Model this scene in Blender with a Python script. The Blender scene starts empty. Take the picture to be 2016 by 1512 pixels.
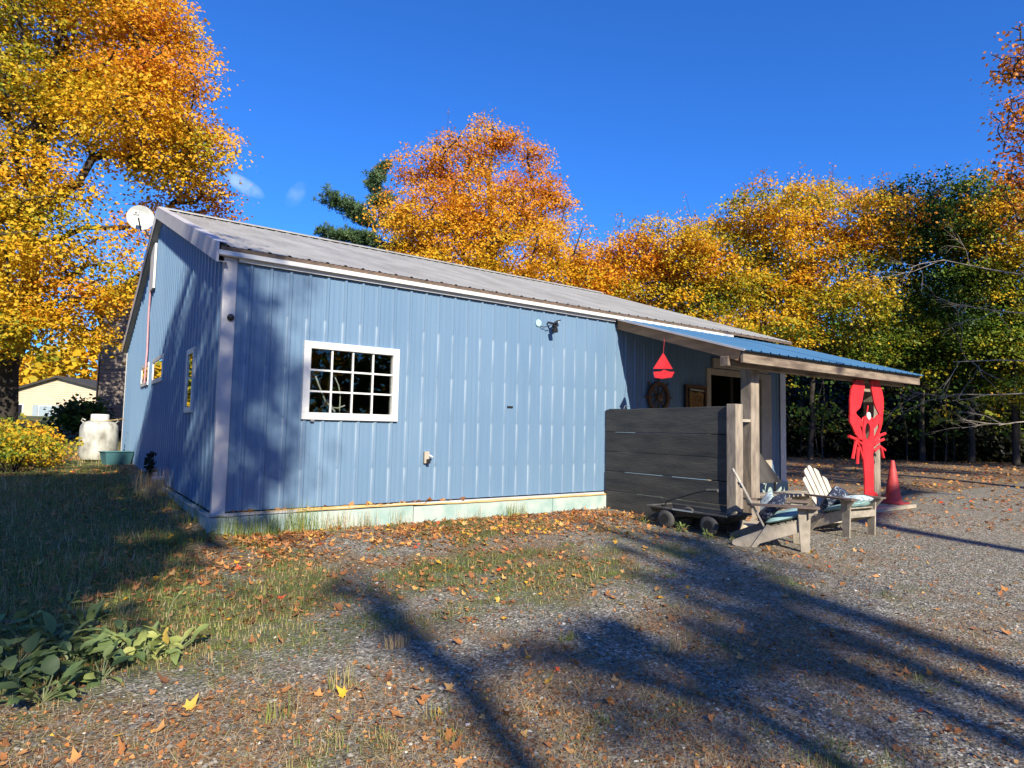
import bpy, math, random
import numpy as np
from mathutils import Vector, Matrix
from mathutils.geometry import tessellate_polygon

sc = bpy.context.scene
# ------------------------------------------------------------------ camera
cd = bpy.data.cameras.new('camera'); cam = bpy.data.objects.new('camera', cd)
sc.collection.objects.link(cam)
FW = Vector((0.58188, 0.81031, 0.06936)); RT = Vector((0.81128, -0.58431, 0.02031)); UP = Vector((-0.05699, -0.04445, 0.99738))
CAM = Vector((-1.4836, -7.6986, 0.9986))
mw = Matrix((RT, UP, -FW)).transposed().to_4x4(); mw.translation = CAM
cam.matrix_world = mw
cd.sensor_width = 36.0; cd.lens = 1249.3 / 2016 * 36.0
cd.clip_start = 0.05; cd.clip_end = 1000
sc.camera = cam
# ------------------------------------------------------------------ sky and sun
AZ = math.radians(14); EL = math.radians(30)
w = bpy.data.worlds.new('World'); sc.world = w; w.use_nodes = True
nt = w.node_tree; nt.nodes.clear()
def wn(t, **k):
    n = nt.nodes.new(t)
    for a, b in k.items(): setattr(n, a, b)
    return n
sky = wn('ShaderNodeTexSky', sky_type='NISHITA'); sky.sun_disc = False
sky.sun_elevation = EL; sky.sun_rotation = math.radians(180) + AZ
sky.air_density = 1.1; sky.dust_density = 0.0; sky.ozone_density = 5.0; sky.altitude = 300
tint = wn('ShaderNodeMix', data_type='RGBA', blend_type='MULTIPLY'); tint.inputs[0].default_value = 1.0
tint.inputs[7].default_value = (0.40, 1.04, 1.95, 1)
nt.links.new(sky.outputs[0], tint.inputs[6])
# two small wisps of cloud in the sky
tc = wn('ShaderNodeTexCoord')
def wisp(d, axis, r, s, th):
    """soft elongated wisp round sky direction d"""
    ez = Vector(d).normalized(); ex = ez.cross(Vector((0, 0, 1))).normalized(); ey = ex.cross(ez)
    ex, ey = ex * math.cos(axis) + ey * math.sin(axis), ey * math.cos(axis) - ex * math.sin(axis)
    def dot(v):
        n = wn('ShaderNodeVectorMath', operation='DOT_PRODUCT'); n.inputs[1].default_value = v
        nt.links.new(tc.outputs['Generated'], n.inputs[0]); return n.outputs['Value']
    def m(op, a, b=None):
        n = wn('ShaderNodeMath', operation=op)
        for i, x in enumerate((a, b)):
            if x is None: continue
            if hasattr(x, 'is_linked'): nt.links.new(x, n.inputs[i])
            else: n.inputs[i].default_value = x
        return n.outputs[0]
    q = m('ADD', m('POWER', m('ABSOLUTE', m('MULTIPLY', dot(ex), 1 / r)), 2.0), m('POWER', m('ABSOLUTE', m('MULTIPLY', dot(ey), 1 / s)), 2.0))
    base = m('MAXIMUM', m('SUBTRACT', 1.0, q), 0.0)
    nz = wn('ShaderNodeTexNoise'); nz.inputs['Scale'].default_value = 45; nz.inputs['Detail'].default_value = 5
    nt.links.new(tc.outputs['Generated'], nz.inputs['Vector'])
    front = m('GREATER_THAN', dot(ez), 0.5)
    return m('MULTIPLY', m('MULTIPLY', m('MULTIPLY', m('POWER', base, .7), m('MAXIMUM', m('MULTIPLY', m('SUBTRACT', nz.outputs[0], .30), 4.0), 0.0)), th), front)
c1 = wisp((0.196, 0.923, 0.33), math.radians(-22), 0.030, 0.011, 0.40)
c2 = wisp((0.263, 0.907, 0.328), math.radians(60), 0.022, 0.012, 0.12)
cm = wn('ShaderNodeMath', operation='MAXIMUM'); nt.links.new(c1, cm.inputs[0]); nt.links.new(c2, cm.inputs[1])
mixc = wn('ShaderNodeMix', data_type='RGBA'); mixc.inputs[7].default_value = (7.5, 9.5, 12.0, 1)
nt.links.new(cm.outputs[0], mixc.inputs[0]); nt.links.new(tint.outputs[2], mixc.inputs[6])
bg = wn('ShaderNodeBackground'); bg.inputs[1].default_value = 0.065
nt.links.new(mixc.outputs[2], bg.inputs[0])
wo = wn('ShaderNodeOutputWorld'); nt.links.new(bg.outputs[0], wo.inputs[0])
sl = bpy.data.lights.new('sun', 'SUN'); sl.energy = 5.0; sl.angle = math.radians(0.5); sl.color = (1.0, 0.91, 0.74)
so = bpy.data.objects.new('sun', sl); sc.collection.objects.link(so)
L = Vector((math.sin(AZ) * math.cos(EL), math.cos(AZ) * math.cos(EL), -math.sin(EL)))
so.rotation_euler = L.to_track_quat('-Z', 'Y').to_euler(); so.location = (-5, -30, 30)
vs = sc.view_settings; vs.view_transform = 'Standard'; vs.look = 'None'; vs.gamma = 1; vs.exposure = 0.8
try: vs.use_curve_mapping = False
except Exception: pass

rng = np.random.default_rng(7); random.seed(7)
COL = sc.collection

# ------------------------------------------------------------------ materials
def nodes(name):
    m = bpy.data.materials.new(name); m.use_nodes = True
    t = m.node_tree; t.nodes.clear()
    o = t.nodes.new('ShaderNodeOutputMaterial'); p = t.nodes.new('ShaderNodeBsdfPrincipled')
    t.links.new(p.outputs[0], o.inputs[0])
    return m, t, p, o
def noise(t, scale, detail=4, vec=None, stretch=None, rough=0.55):
    tcn = t.nodes.new('ShaderNodeTexCoord'); src = tcn.outputs['Object'] if vec is None else vec
    if stretch:
        mp = t.nodes.new('ShaderNodeMapping'); mp.inputs['Scale'].default_value = stretch
        t.links.new(src, mp.inputs[0]); src = mp.outputs[0]
    n = t.nodes.new('ShaderNodeTexNoise'); n.inputs['Scale'].default_value = scale; n.inputs['Detail'].default_value = detail
    n.inputs['Roughness'].default_value = rough
    t.links.new(src, n.inputs['Vector']); return n.outputs[0]
def ramp(t, fac, stops):
    r = t.nodes.new('ShaderNodeValToRGB'); e = r.color_ramp.elements
    while len(e) < len(stops): e.new(0.5)
    for i, (p, c) in enumerate(stops):
        e[i].position = p; e[i].color = (c[0], c[1], c[2], 1)
    t.links.new(fac, r.inputs[0]); return r.outputs[0]
def bumpn(t, p, h, strength=0.3, dist=0.01):
    b = t.nodes.new('ShaderNodeBump'); b.inputs['Strength'].default_value = strength; b.inputs['Distance'].default_value = dist
    t.links.new(h, b.inputs['Height']); t.links.new(b.outputs[0], p.inputs['Normal'])
def M(name, c1, c2=None, scale=6, rough=0.6, metal=0.0, stretch=None, bump=0.0, bscale=60, spec=0.5, lo=0.35, hi=0.65, detail=5):
    m, t, p, o = nodes(name)
    p.inputs['Roughness'].default_value = rough; p.inputs['Metallic'].default_value = metal
    p.inputs['Specular IOR Level'].default_value = spec
    if c2 is None: c2 = tuple(x * 0.82 for x in c1)
    c1 = tuple(x * 0.84 for x in c1); c2 = tuple(x * 0.84 for x in c2)
    n = noise(t, scale, detail, stretch=stretch)
    t.links.new(ramp(t, n, [(lo, c1), (hi, c2)]), p.inputs['Base Color'])
    if bump: bumpn(t, p, noise(t, bscale, 4, stretch=stretch), bump)
    return m
def leafmat(name, stops, trans=0.35, rough=0.55):
    m, t, p, o = nodes(name)
    a = t.nodes.new('ShaderNodeAttribute'); a.attribute_name = 'hue'
    c = ramp(t, a.outputs['Fac'], stops)
    t.links.new(c, p.inputs['Base Color']); p.inputs['Roughness'].default_value = rough
    p.inputs['Specular IOR Level'].default_value = 0.3
    tr = t.nodes.new('ShaderNodeBsdfTranslucent'); t.links.new(c, tr.inputs[0])
    mx = t.nodes.new('ShaderNodeMixShader'); mx.inputs[0].default_value = trans
    t.links.new(p.outputs[0], mx.inputs[1]); t.links.new(tr.outputs[0], mx.inputs[2]); t.links.new(mx.outputs[0], o.inputs[0])
    return m

def vary(name, amt):
    t = MAT[name].node_tree; p = [q for q in t.nodes if q.type == 'BSDF_PRINCIPLED'][0]; lk = p.inputs['Base Color'].links[0]; src = lk.from_socket
    oi = t.nodes.new('ShaderNodeObjectInfo'); mr = t.nodes.new('ShaderNodeMapRange'); mr.inputs[3].default_value = 1 - amt; mr.inputs[4].default_value = 1 + amt
    t.links.new(oi.outputs['Random'], mr.inputs[0]); vm = t.nodes.new('ShaderNodeVectorMath'); vm.operation = 'SCALE'; t.links.new(src, vm.inputs[0]); t.links.new(mr.outputs[0], vm.inputs['Scale']); t.links.new(vm.outputs[0], p.inputs['Base Color'])
# blue ribbed steel siding with pale runs below each row of screws
def siding_mat(name, axis):
    m, t, p, o = nodes(name)
    tcn = t.nodes.new('ShaderNodeTexCoord'); sp = t.nodes.new('ShaderNodeSeparateXYZ'); t.links.new(tcn.outputs['Object'], sp.inputs[0])
    def mt(op, a, b=None, c=None):
        n = t.nodes.new('ShaderNodeMath'); n.operation = op
        for i, x in enumerate((a, b, c)):
            if x is None: continue
            if hasattr(x, 'is_linked'): t.links.new(x, n.inputs[i])
            else: n.inputs[i].default_value = x
        return n.outputs[0]
    u = sp.outputs[axis]; z = sp.outputs[2]
    n1 = noise(t, 1.3, 4, stretch=(1, 1, 0.4)); n2 = noise(t, 26, 3, stretch=(1, 1, 0.02))
    f = mt('ADD', mt('MULTIPLY', n1, 0.6), mt('MULTIPLY', n2, 0.4))
    base = ramp(t, f, [(0.3, (0.108, 0.190, 0.300)), (0.7, (0.150, 0.238, 0.345))])
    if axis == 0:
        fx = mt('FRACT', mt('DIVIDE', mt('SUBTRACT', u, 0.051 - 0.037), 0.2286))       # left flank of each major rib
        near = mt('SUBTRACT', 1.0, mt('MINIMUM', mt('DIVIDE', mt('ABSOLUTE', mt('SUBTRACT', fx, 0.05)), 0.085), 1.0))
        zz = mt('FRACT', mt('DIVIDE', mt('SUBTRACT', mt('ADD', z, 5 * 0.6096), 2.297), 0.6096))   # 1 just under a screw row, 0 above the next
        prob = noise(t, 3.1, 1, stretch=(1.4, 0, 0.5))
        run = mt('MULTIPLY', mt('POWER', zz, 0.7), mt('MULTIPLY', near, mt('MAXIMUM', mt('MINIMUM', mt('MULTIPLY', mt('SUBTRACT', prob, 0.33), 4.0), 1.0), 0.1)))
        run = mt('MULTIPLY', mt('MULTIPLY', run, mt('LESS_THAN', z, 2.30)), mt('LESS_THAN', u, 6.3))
        run = mt('MULTIPLY', mt('MINIMUM', mt('ADD', mt('MULTIPLY', mt('MULTIPLY', run, mt('MINIMUM', mt('MULTIPLY', mt('SUBTRACT', 1.0, zz), 14.0), 1.0)), .62), mt('MULTIPLY', near, .10)), 0.5), 1.0)  # last term paints a faint full-length highlight along each rib flank
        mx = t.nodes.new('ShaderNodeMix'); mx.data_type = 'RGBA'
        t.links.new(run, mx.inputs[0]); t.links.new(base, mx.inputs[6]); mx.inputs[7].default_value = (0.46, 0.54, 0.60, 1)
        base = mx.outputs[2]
    t.links.new(base, p.inputs['Base Color'])
    p.inputs['Roughness'].default_value = 0.38; p.inputs['Specular IOR Level'].default_value = 0.5
    bumpn(t, p, noise(t, 3.0, 2, stretch=(1, 1, 0.3)), 0.25, 0.01)
    return m
MAT = {}
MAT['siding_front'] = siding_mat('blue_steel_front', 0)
MAT['siding_gable'] = siding_mat('blue_steel_gable', 1)
MAT['roof'] = M('weathered_grey_roof', (0.42, 0.415, 0.385), (0.31, 0.30, 0.275), 2.2, 0.5, stretch=(1, 0.25, 1), bump=0.1, bscale=20)
MAT['blue_roof'] = M('blue_porch_roof', (0.075, 0.20, 0.36), (0.10, 0.25, 0.42), 2.0, 0.35, stretch=(3, 0.4, 1))
MAT['trim'] = M('off_white_trim', (0.62, 0.61, 0.62), (0.50, 0.49, 0.51), 3, 0.45)
MAT['white'] = M('white_vinyl', (0.80, 0.80, 0.78), (0.72, 0.72, 0.70), 5, 0.4)
MAT['tan'] = M('tan_door_trim', (0.52, 0.46, 0.37), (0.42, 0.37, 0.30), 5, 0.5)
MAT['edge'] = M('rusty_roof_edge', (0.20, 0.13, 0.09), (0.11, 0.08, 0.06), 14, 0.7)
MAT['found'] = M('mint_painted_concrete', (0.30, 0.44, 0.41), (0.47, 0.54, 0.50), 4, 0.75, bump=0.4, bscale=40)
MAT['dark'] = M('dark_interior', (0.02, 0.019, 0.018), (0.03, 0.026, 0.024), 3, 0.9)
MAT['wood'] = M('weathered_grey_wood', (0.37, 0.31, 0.245), (0.19, 0.155, 0.125), 14, 0.8, stretch=(1, 1, 0.25), bump=0.35, bscale=60)
MAT['woodx'] = M('weathered_fascia_wood', (0.33, 0.26, 0.19), (0.12, 0.085, 0.065), 11, 0.8, stretch=(0.22, 1, 1), bump=0.35, bscale=60)
MAT['woody'] = M('weathered_rafter_wood', (0.60, 0.32, 0.13), (0.34, 0.18, 0.08), 9, 0.8, stretch=(1, 0.18, 1), bump=0.35, bscale=60)
MAT['fence'] = M('dark_stained_boards', (0.024, 0.026, 0.028), (0.078, 0.074, 0.066), 6, 0.8, stretch=(1, 0.22, 1.3), bump=0.6, bscale=40, lo=0.33, hi=0.72, detail=8)
MAT['chair'] = M('silvered_chair_wood', (0.44, 0.385, 0.31), (0.28, 0.245, 0.195), 9, 0.8, bump=0.3, bscale=50)
MAT['chair_pale'] = M('pale_back_slats', (0.70, 0.64, 0.55), (0.52, 0.46, 0.38), 9, 0.8, stretch=(1, 1, 0.3), bump=0.3, bscale=50)
MAT['arm'] = M('brown_arm_wood', (0.21, 0.15, 0.12), (0.13, 0.095, 0.08), 10, 0.75, bump=0.3, bscale=50)
MAT['red'] = M('red_paint', (0.85, 0.03, 0.04), (0.62, 0.016, 0.025), 5, 0.55, bump=0.25, bscale=25, stretch=(1, 1, .4))
MAT['cone'] = M('faded_red_cone', (0.72, 0.075, 0.07), (0.45, 0.035, 0.04), 7, 0.6, bump=0.1)
MAT['black'] = M('black_plastic', (0.012, 0.012, 0.014), (0.02, 0.02, 0.022), 8, 0.45)
MAT['rubber'] = M('grey_rubber', (0.06, 0.06, 0.06), (0.10, 0.095, 0.09), 12, 0.85)
MAT['iron'] = M('dark_sheet_iron', (0.055, 0.05, 0.048), (0.08, 0.07, 0.065), 6, 0.7)
MAT['tank'] = M('stained_white_tank', (0.60, 0.60, 0.54), (0.22, 0.21, 0.17), 4.5, 0.5, lo=0.42, hi=0.68, stretch=(1, 1, 0.6))
MAT['tub'] = M('teal_plastic', (0.075, 0.20, 0.22), (0.05, 0.15, 0.17), 4, 0.5)
MAT['aqua'] = M('aqua_cushion_fabric', (0.42, 0.66, 0.65), (0.33, 0.55, 0.56), 12, 0.9, bump=0.2, bscale=120)
MAT['pale_fabric'] = M('pale_blue_print_fabric', (0.62, 0.74, 0.76), (0.15, 0.30, 0.38), 22, 0.9, lo=0.52, hi=0.60)
MAT['navy'] = M('navy_print_fabric', (0.02, 0.03, 0.07), (0.35, 0.40, 0.45), 30, 0.9, lo=0.56, hi=0.64)
MAT['hose'] = M('yellow_hose', (0.70, 0.48, 0.17), (0.55, 0.38, 0.16), 10, 0.5)
MAT['steel'] = M('galvanised_steel', (0.55, 0.56, 0.57), (0.42, 0.43, 0.44), 9, 0.35, 0.7)
MAT['dish'] = M('pale_grey_dish', (0.60, 0.61, 0.58), (0.47, 0.49, 0.46), 9, 0.5)
MAT['brown'] = M('varnished_brown_wood', (0.16, 0.075, 0.03), (0.10, 0.05, 0.022), 12, 0.5)
MAT['gold'] = M('golden_carved_wood', (0.42, 0.22, 0.05), (0.20, 0.10, 0.03), 18, 0.5, bump=0.8, bscale=30)
MAT['slab'] = M('dusty_concrete', (0.56, 0.48, 0.36), (0.38, 0.32, 0.24), 4, 0.85, bump=0.3, bscale=30)
MAT['pink'] = M('pink_conduit', (0.62, 0.33, 0.36), (0.52, 0.28, 0.30), 6, 0.5)
MAT['bark'] = M('grey_brown_bark', (0.055, 0.044, 0.036), (0.03, 0.025, 0.02), 5, 0.9, stretch=(1, 1, 0.3), bump=0.8, bscale=12)
MAT['palebark'] = M('pale_bare_bark', (0.32, 0.28, 0.24), (0.20, 0.17, 0.14), 5, 0.9, bump=0.5, bscale=20)
MAT['shingle'] = M('weathered_shingles', (0.36, 0.30, 0.26), (0.24, 0.205, 0.18), 6, 0.85, stretch=(1, 1, 3), bump=0.5, bscale=14)
MAT['cream'] = M('cream_clapboard', (0.72, 0.58, 0.40), (0.66, 0.53, 0.36), 2, 0.6)
MAT['shutter'] = M('pale_blue_shutter', (0.38, 0.46, 0.50), (0.33, 0.41, 0.45), 3, 0.6)
MAT['darkroof'] = M('dark_shingle_roof', (0.06, 0.055, 0.05), (0.04, 0.038, 0.035), 6, 0.9)
MAT['stone'] = M('grey_stone', (0.17, 0.155, 0.13), (0.10, 0.09, 0.08), 5, 0.9, bump=0.6, bscale=10)
MAT['pumpkin'] = M('white_pumpkin_skin', (0.74, 0.68, 0.56), (0.62, 0.55, 0.43), 6, 0.6)
for nm_, am_ in (('fence', .3), ('chair', .18), ('chair_pale', .12), ('arm', .2), ('woody', .15), ('wood', .12)): vary(nm_, am_)
def glassmat(name, tintc, refl):
    m, t, p, o = nodes(name); t.nodes.remove(p)
    tr = t.nodes.new('ShaderNodeBsdfTransparent'); tr.inputs[0].default_value = (*tintc, 1)
    gl = t.nodes.new('ShaderNodeBsdfGlossy'); gl.inputs['Roughness'].default_value = 0.01
    mx = t.nodes.new('ShaderNodeMixShader'); fr = t.nodes.new('ShaderNodeFresnel'); fr.inputs[0].default_value = 1.5
    a = t.nodes.new('ShaderNodeMath'); a.operation = 'MULTIPLY'; a.inputs[1].default_value = refl; t.links.new(fr.outputs[0], a.inputs[0])
    t.links.new(a.outputs[0], mx.inputs[0]); t.links.new(tr.outputs[0], mx.inputs[1]); t.links.new(gl.outputs[0], mx.inputs[2]); t.links.new(mx.outputs[0], o.inputs[0])
    return m
MAT['glass'] = glassmat('window_glass', (0.75, 0.78, 0.76), 1.1)
MAT['glass_side'] = glassmat('side_window_glass', (0.6, 0.6, 0.58), 2.2)

# ------------------------------------------------------------------ mesh helpers
class MB:
    def __init__(s): s.v = []; s.f = []
    def add(s, v, f):
        n = len(s.v); s.v += [tuple(x) for x in v]; s.f += [tuple(i + n for i in q) for q in f]; return s
    def box(s, x0, y0, z0, x1, y1, z1, M_=None):
        v = [Vector(q) for q in ((x0,y0,z0),(x1,y0,z0),(x1,y1,z0),(x0,y1,z0),(x0,y0,z1),(x1,y0,z1),(x1,y1,z1),(x0,y1,z1))]
        if M_ is not None: v = [M_ @ q for q in v]
        return s.add(v, [(0,3,2,1),(4,5,6,7),(0,1,5,4),(1,2,6,5),(2,3,7,6),(3,0,4,7)])
    def beam(s, a, b, w, h, up=(0,0,1)):
        """board from a to b, width w across, height h along up"""
        a = Vector(a); b = Vector(b); d = (b - a); l = d.length; d.normalize()
        x = d.cross(Vector(up)).normalized(); u = x.cross(d)
        M_ = Matrix((x, d, u)).transposed().to_4x4(); M_.translation = a
        return s.box(-w/2, 0, -h/2, w/2, l, h/2, M_)
    def tube(s, pts, rad, n=8, cap=True):
        pts = [Vector(q) for q in pts]; k = len(pts)
        if not hasattr(rad, '__len__'): rad = [rad] * k
        v = []; f = []; prev = None
        for i, q in enumerate(pts):
            d = (pts[min(i+1, k-1)] - pts[max(i-1, 0)]).normalized()
            if prev is None:
                x = d.orthogonal().normalized()
            else:
                x = (prev - d * prev.dot(d)).normalized()
            prev = x; y = d.cross(x)
            for j in range(n):
                a = 2 * math.pi * j / n; v.append(q + (x * math.cos(a) + y * math.sin(a)) * rad[i])
        for i in range(k - 1):
            for j in range(n):
                f.append((i*n+j, i*n+(j+1) % n, (i+1)*n+(j+1) % n, (i+1)*n+j))
        if cap: f += [tuple(range(n-1, -1, -1)), tuple((k-1)*n + j for j in range(n))]
        return s.add(v, f)
    def lathe(s, prof, n=24, M_=None):
        v = []; f = []; k = len(prof)
        for r, z in prof:
            for j in range(n):
                a = 2 * math.pi * j / n; q = Vector((r * math.cos(a), r * math.sin(a), z)); v.append(M_ @ q if M_ is not None else q)
        for i in range(k - 1):
            for j in range(n): f.append((i*n+j, i*n+(j+1) % n, (i+1)*n+(j+1) % n, (i+1)*n+j))
        f += [tuple(range(n-1, -1, -1)), tuple((k-1)*n + j for j in range(n))]
        return s.add(v, f)
    def prism(s, outline, y0, y1, hole=None, M_=None):
        """flat outline in the (x,z) plane given thickness from y0 (front) to y1"""
        polys = [[Vector((a, b, 0)) for a, b in outline]] + ([[Vector((a, b, 0)) for a, b in hole]] if hole else [])
        tri = tessellate_polygon(polys); flat = [q for pl in polys for q in pl]; n = len(flat)
        v = [Vector((q.x, y0, q.y)) for q in flat] + [Vector((q.x, y1, q.y)) for q in flat]
        if M_ is not None: v = [M_ @ q for q in v]
        f = [tuple(t_) for t_ in tri] + [tuple(i + n for i in reversed(t_)) for t_ in tri]
        o = 0
        for pl in polys:
            k = len(pl)
            for i in range(k): f.append((o+i, o+(i+1) % k, n+o+(i+1) % k, n+o+i))
            o += k
        return s.add(v, f)
    def build(s, name, mat, parent=None, smooth=False, bevel=0.0):
        me = bpy.data.meshes.new(name); me.from_pydata([tuple(q) for q in s.v], [], s.f); me.update()
        import bmesh
        bm = bmesh.new(); bm.from_mesh(me); bmesh.ops.recalc_face_normals(bm, faces=bm.faces); bm.to_mesh(me); bm.free()
        if smooth:
            me.polygons.foreach_set('use_smooth', [True] * len(me.polygons))
        me.materials.append(mat if not isinstance(mat, str) else MAT[mat])
        o = bpy.data.objects.new(name, me); COL.objects.link(o)
        if parent is not None: o.parent = parent
        if bevel:
            b = o.modifiers.new('bevel', 'BEVEL'); b.width = bevel; b.segments = 1; b.limit_method = 'ANGLE'; b.angle_limit = 0.6
        if smooth: 
            try:
                for q in me.polygons: pass
                me.set_sharp_from_angle(angle=math.radians(40))
            except Exception: pass
        return o
def tag(o, label=None, cat=None, group=None, kind=None):
    if label: o['label'] = label
    if cat: o['category'] = cat
    if group: o['group'] = group
    if kind: o['kind'] = kind
    return o
def thing(name, loc, label, cat, group=None, rz=0.0):
    o = bpy.data.objects.new(name, None); COL.objects.link(o); o.location = loc; o.rotation_euler = (0, 0, rz); o.empty_display_size = 0.2
    return tag(o, label, cat, group)
def npmesh(name, V, F, mat, parent=None, hue=None, smooth=False):
    """V (n,3) array, F (m,k) array of equal-sized faces"""
    me = bpy.data.meshes.new(name); m, k = F.shape
    me.vertices.add(len(V)); me.vertices.foreach_set('co', np.ascontiguousarray(V, dtype=np.float32).ravel())
    me.loops.add(m * k); me.loops.foreach_set('vertex_index', np.ascontiguousarray(F, dtype=np.int32).ravel())
    me.polygons.add(m); me.polygons.foreach_set('loop_start', np.arange(0, m * k, k, dtype=np.int32))
    try: me.polygons.foreach_set('loop_total', np.full(m, k, dtype=np.int32))
    except Exception: pass
    if smooth: me.polygons.foreach_set('use_smooth', np.ones(m, dtype=bool))
    me.update(calc_edges=True)
    if hue is not None:
        a = me.attributes.new('hue', 'FLOAT', 'FACE'); a.data.foreach_set('value', np.ascontiguousarray(hue, dtype=np.float32))
    me.materials.append(mat if not isinstance(mat, str) else MAT[mat])
    o = bpy.data.objects.new(name, me); COL.objects.link(o)
    if parent is not None: o.parent = parent
    return o
def unit(a): return a / np.maximum(np.linalg.norm(a, axis=1, keepdims=True), 1e-9)
QUAD = np.array([(0, 0, 0), (0.5, 0.42, 0.10), (0, 1.0, -0.05), (-0.5, 0.42, 0.10)])
def scatter(shape, faces, P, d, nrm, size, wid=None):
    """place one small polygon shape at every point: d = its y axis, nrm about its z axis"""
    y = unit(d); x = unit(np.cross(y, nrm)); z = np.cross(x, y)
    s = size[:, None]; wd = s if wid is None else wid[:, None]
    V = (P[:, None, :] + shape[None, :, 0:1] * (x * wd)[:, None, :] + shape[None, :, 1:2] * (y * s)[:, None, :] + shape[None, :, 2:3] * (z * s)[:, None, :])
    n = len(P); k = len(shape)
    F = (faces[None, :, :] + (np.arange(n) * k)[:, None, None]).reshape(-1, faces.shape[1])
    return V.reshape(-1, 3), F

# ------------------------------------------------------------------ ground
def smn(a, b, x):
    t = np.clip((x - a) / (b - a), 0, 1); return t * t * (3 - 2 * t)
def G(x, y):
    x = np.asarray(x, float); y = np.asarray(y, float)
    z = -0.27 + 0.10 * smn(8.5, 10.5, x) * smn(-6, -2.6, y) + 0.09 * smn(0.4, -0.05, x) * smn(-0.6, 0.3, y) * smn(9, 5, y) - 0.03 * np.clip(-y, 0, 14) + (1 - smn(2, 10, x)) * 0.032 * np.clip(y, 0, 45) - 0.06 * smn(4, 12, x)
    return z + 0.012 * np.sin(x * 1.7 + y * 0.6) * np.cos(y * 1.3 - x * 0.4)
def g1(x, y): return float(G(x, y))
def fbm(x, y, s, seed=0):
    r = np.random.default_rng(seed); o = 0
    for i in range(5):
        f = s * (1.9 ** i); a, b, c, d_ = r.uniform(0, 6.28, 4); th = r.uniform(0, 6.28)
        u = x * math.cos(th) + y * math.sin(th); v = -x * math.sin(th) + y * math.cos(th)
        o = o + np.sin(u * f + a + 1.3 * np.sin(v * f * 0.7 + c)) * np.sin(v * f + b + 1.1 * np.sin(u * f * 0.8 + d_)) / (1.5 ** i)
    return o
def grassiness(x, y):
    lawn = smn(0.1, -0.7, x) * smn(-4.1, -3.2, y)
    patch = smn(-0.5, 0.5, fbm(x, y, 1.6, 3)) * smn(-5.2, -2.6, y) * smn(6.0, 3.8, x) * (y < 0)
    small = smn(0.85, 1.4, fbm(x, y, 2.6, 9)) * 0.65 * smn(7, 4, x) * (y < 0)
    back = ((y > 12) & (x < 12)) * 0.8
    return np.clip(np.maximum.reduce([lawn, patch * 0.85, small, back * 1.0]), 0, 1)
def dryness(x, y):
    return np.clip(smn(-0.7, 0.5, fbm(x, y, 1.9, 21)) * smn(5.0, 2.6, x) + 0.5 * smn(0.6, 1.2, fbm(x, y, 1.3, 33)) * smn(9, 5, x), 0, 1)
xs = np.concatenate([np.linspace(-220, -9, 30)[:-1], np.arange(-9, 14, 0.2), np.linspace(14, 260, 50)])
ys = np.concatenate([np.linspace(-160, -9, 20)[:-1], np.arange(-9, 6, 0.2), np.linspace(6, 300, 70)])
X, Y = np.meshgrid(xs, ys); Zg = G(X, Y); V = np.stack([X.ravel(), Y.ravel(), Zg.ravel()], 1)
nx, ny = len(xs), len(ys); ii = (np.arange(ny - 1)[:, None] * nx + np.arange(nx - 1)[None, :]).ravel()
F = np.stack([ii, ii + 1, ii + nx + 1, ii + nx], 1)
gm, t, p, o_ = nodes('yard_ground')
tcn = t.nodes.new('ShaderNodeTexCoord'); obv = tcn.outputs['Object']
vor = t.nodes.new('ShaderNodeTexVoronoi'); vor.inputs['Scale'].default_value = 62; t.links.new(obv, vor.inputs['Vector'])
sepc = t.nodes.new('ShaderNodeSeparateColor'); t.links.new(vor.outputs['Color'], sepc.inputs[0])
grav = ramp(t, sepc.outputs[0], [(0.0, (0.06, 0.055, 0.046)), (0.5, (0.19, 0.174, 0.143)), (0.85, (0.34, 0.315, 0.26)), (1.0, (0.56, 0.53, 0.45))])
dirt = ramp(t, noise(t, 30, 6, vec=obv), [(0.35, (0.10, 0.064, 0.037)), (0.65, (0.29, 0.19, 0.11))])
grs = ramp(t, noise(t, 14, 6, vec=obv), [(0.35, (0.05, 0.06, 0.018)), (0.6, (0.12, 0.135, 0.035)), (0.75, (0.22, 0.15, 0.07))])
ag = t.nodes.new('ShaderNodeAttribute'); ag.attribute_name = 'grass'
ad = t.nodes.new('ShaderNodeAttribute'); ad.attribute_name = 'dry'
def mathn(op, a, b):
    n = t.nodes.new('ShaderNodeMath'); n.operation = op; n.use_clamp = True
    for i, x in enumerate((a, b)):
        if hasattr(x, 'is_linked'): t.links.new(x, n.inputs[i])
        else: n.inputs[i].default_value = x
    return n.outputs[0]
def brk(att, sc_, k):
    n = noise(t, sc_, 5, vec=obv)
    a = t.nodes.new('ShaderNodeMath'); a.operation = 'SUBTRACT'; t.links.new(n, a.inputs[0]); a.inputs[1].default_value = 0.5
    b = t.nodes.new('ShaderNodeMath'); b.operation = 'MULTIPLY_ADD'; t.links.new(a.outputs[0], b.inputs[0]); b.inputs[1].default_value = k; t.links.new(att, b.inputs[2]); b.use_clamp = True
    return b.outputs[0]
def mixc_(f, a, b):
    n = t.nodes.new('ShaderNodeMix'); n.data_type = 'RGBA'; t.links.new(f, n.inputs[0]); t.links.new(a, n.inputs[6]); t.links.new(b, n.inputs[7]); return n.outputs[2]
c_ = mixc_(brk(ad.outputs['Fac'], 5, 2.6), grav, dirt); c_ = mixc_(brk(ag.outputs['Fac'], 7, 2.0), c_, grs)
t.links.new(c_, p.inputs['Base Color']); p.inputs['Roughness'].default_value = 0.9; p.inputs['Specular IOR Level'].default_value = 0.25
bumpn(t, p, vor.outputs['Distance'], 0.8, 0.012)
ground = npmesh('ground', V, F, gm, smooth=True); tag(ground, kind='structure')
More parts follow.
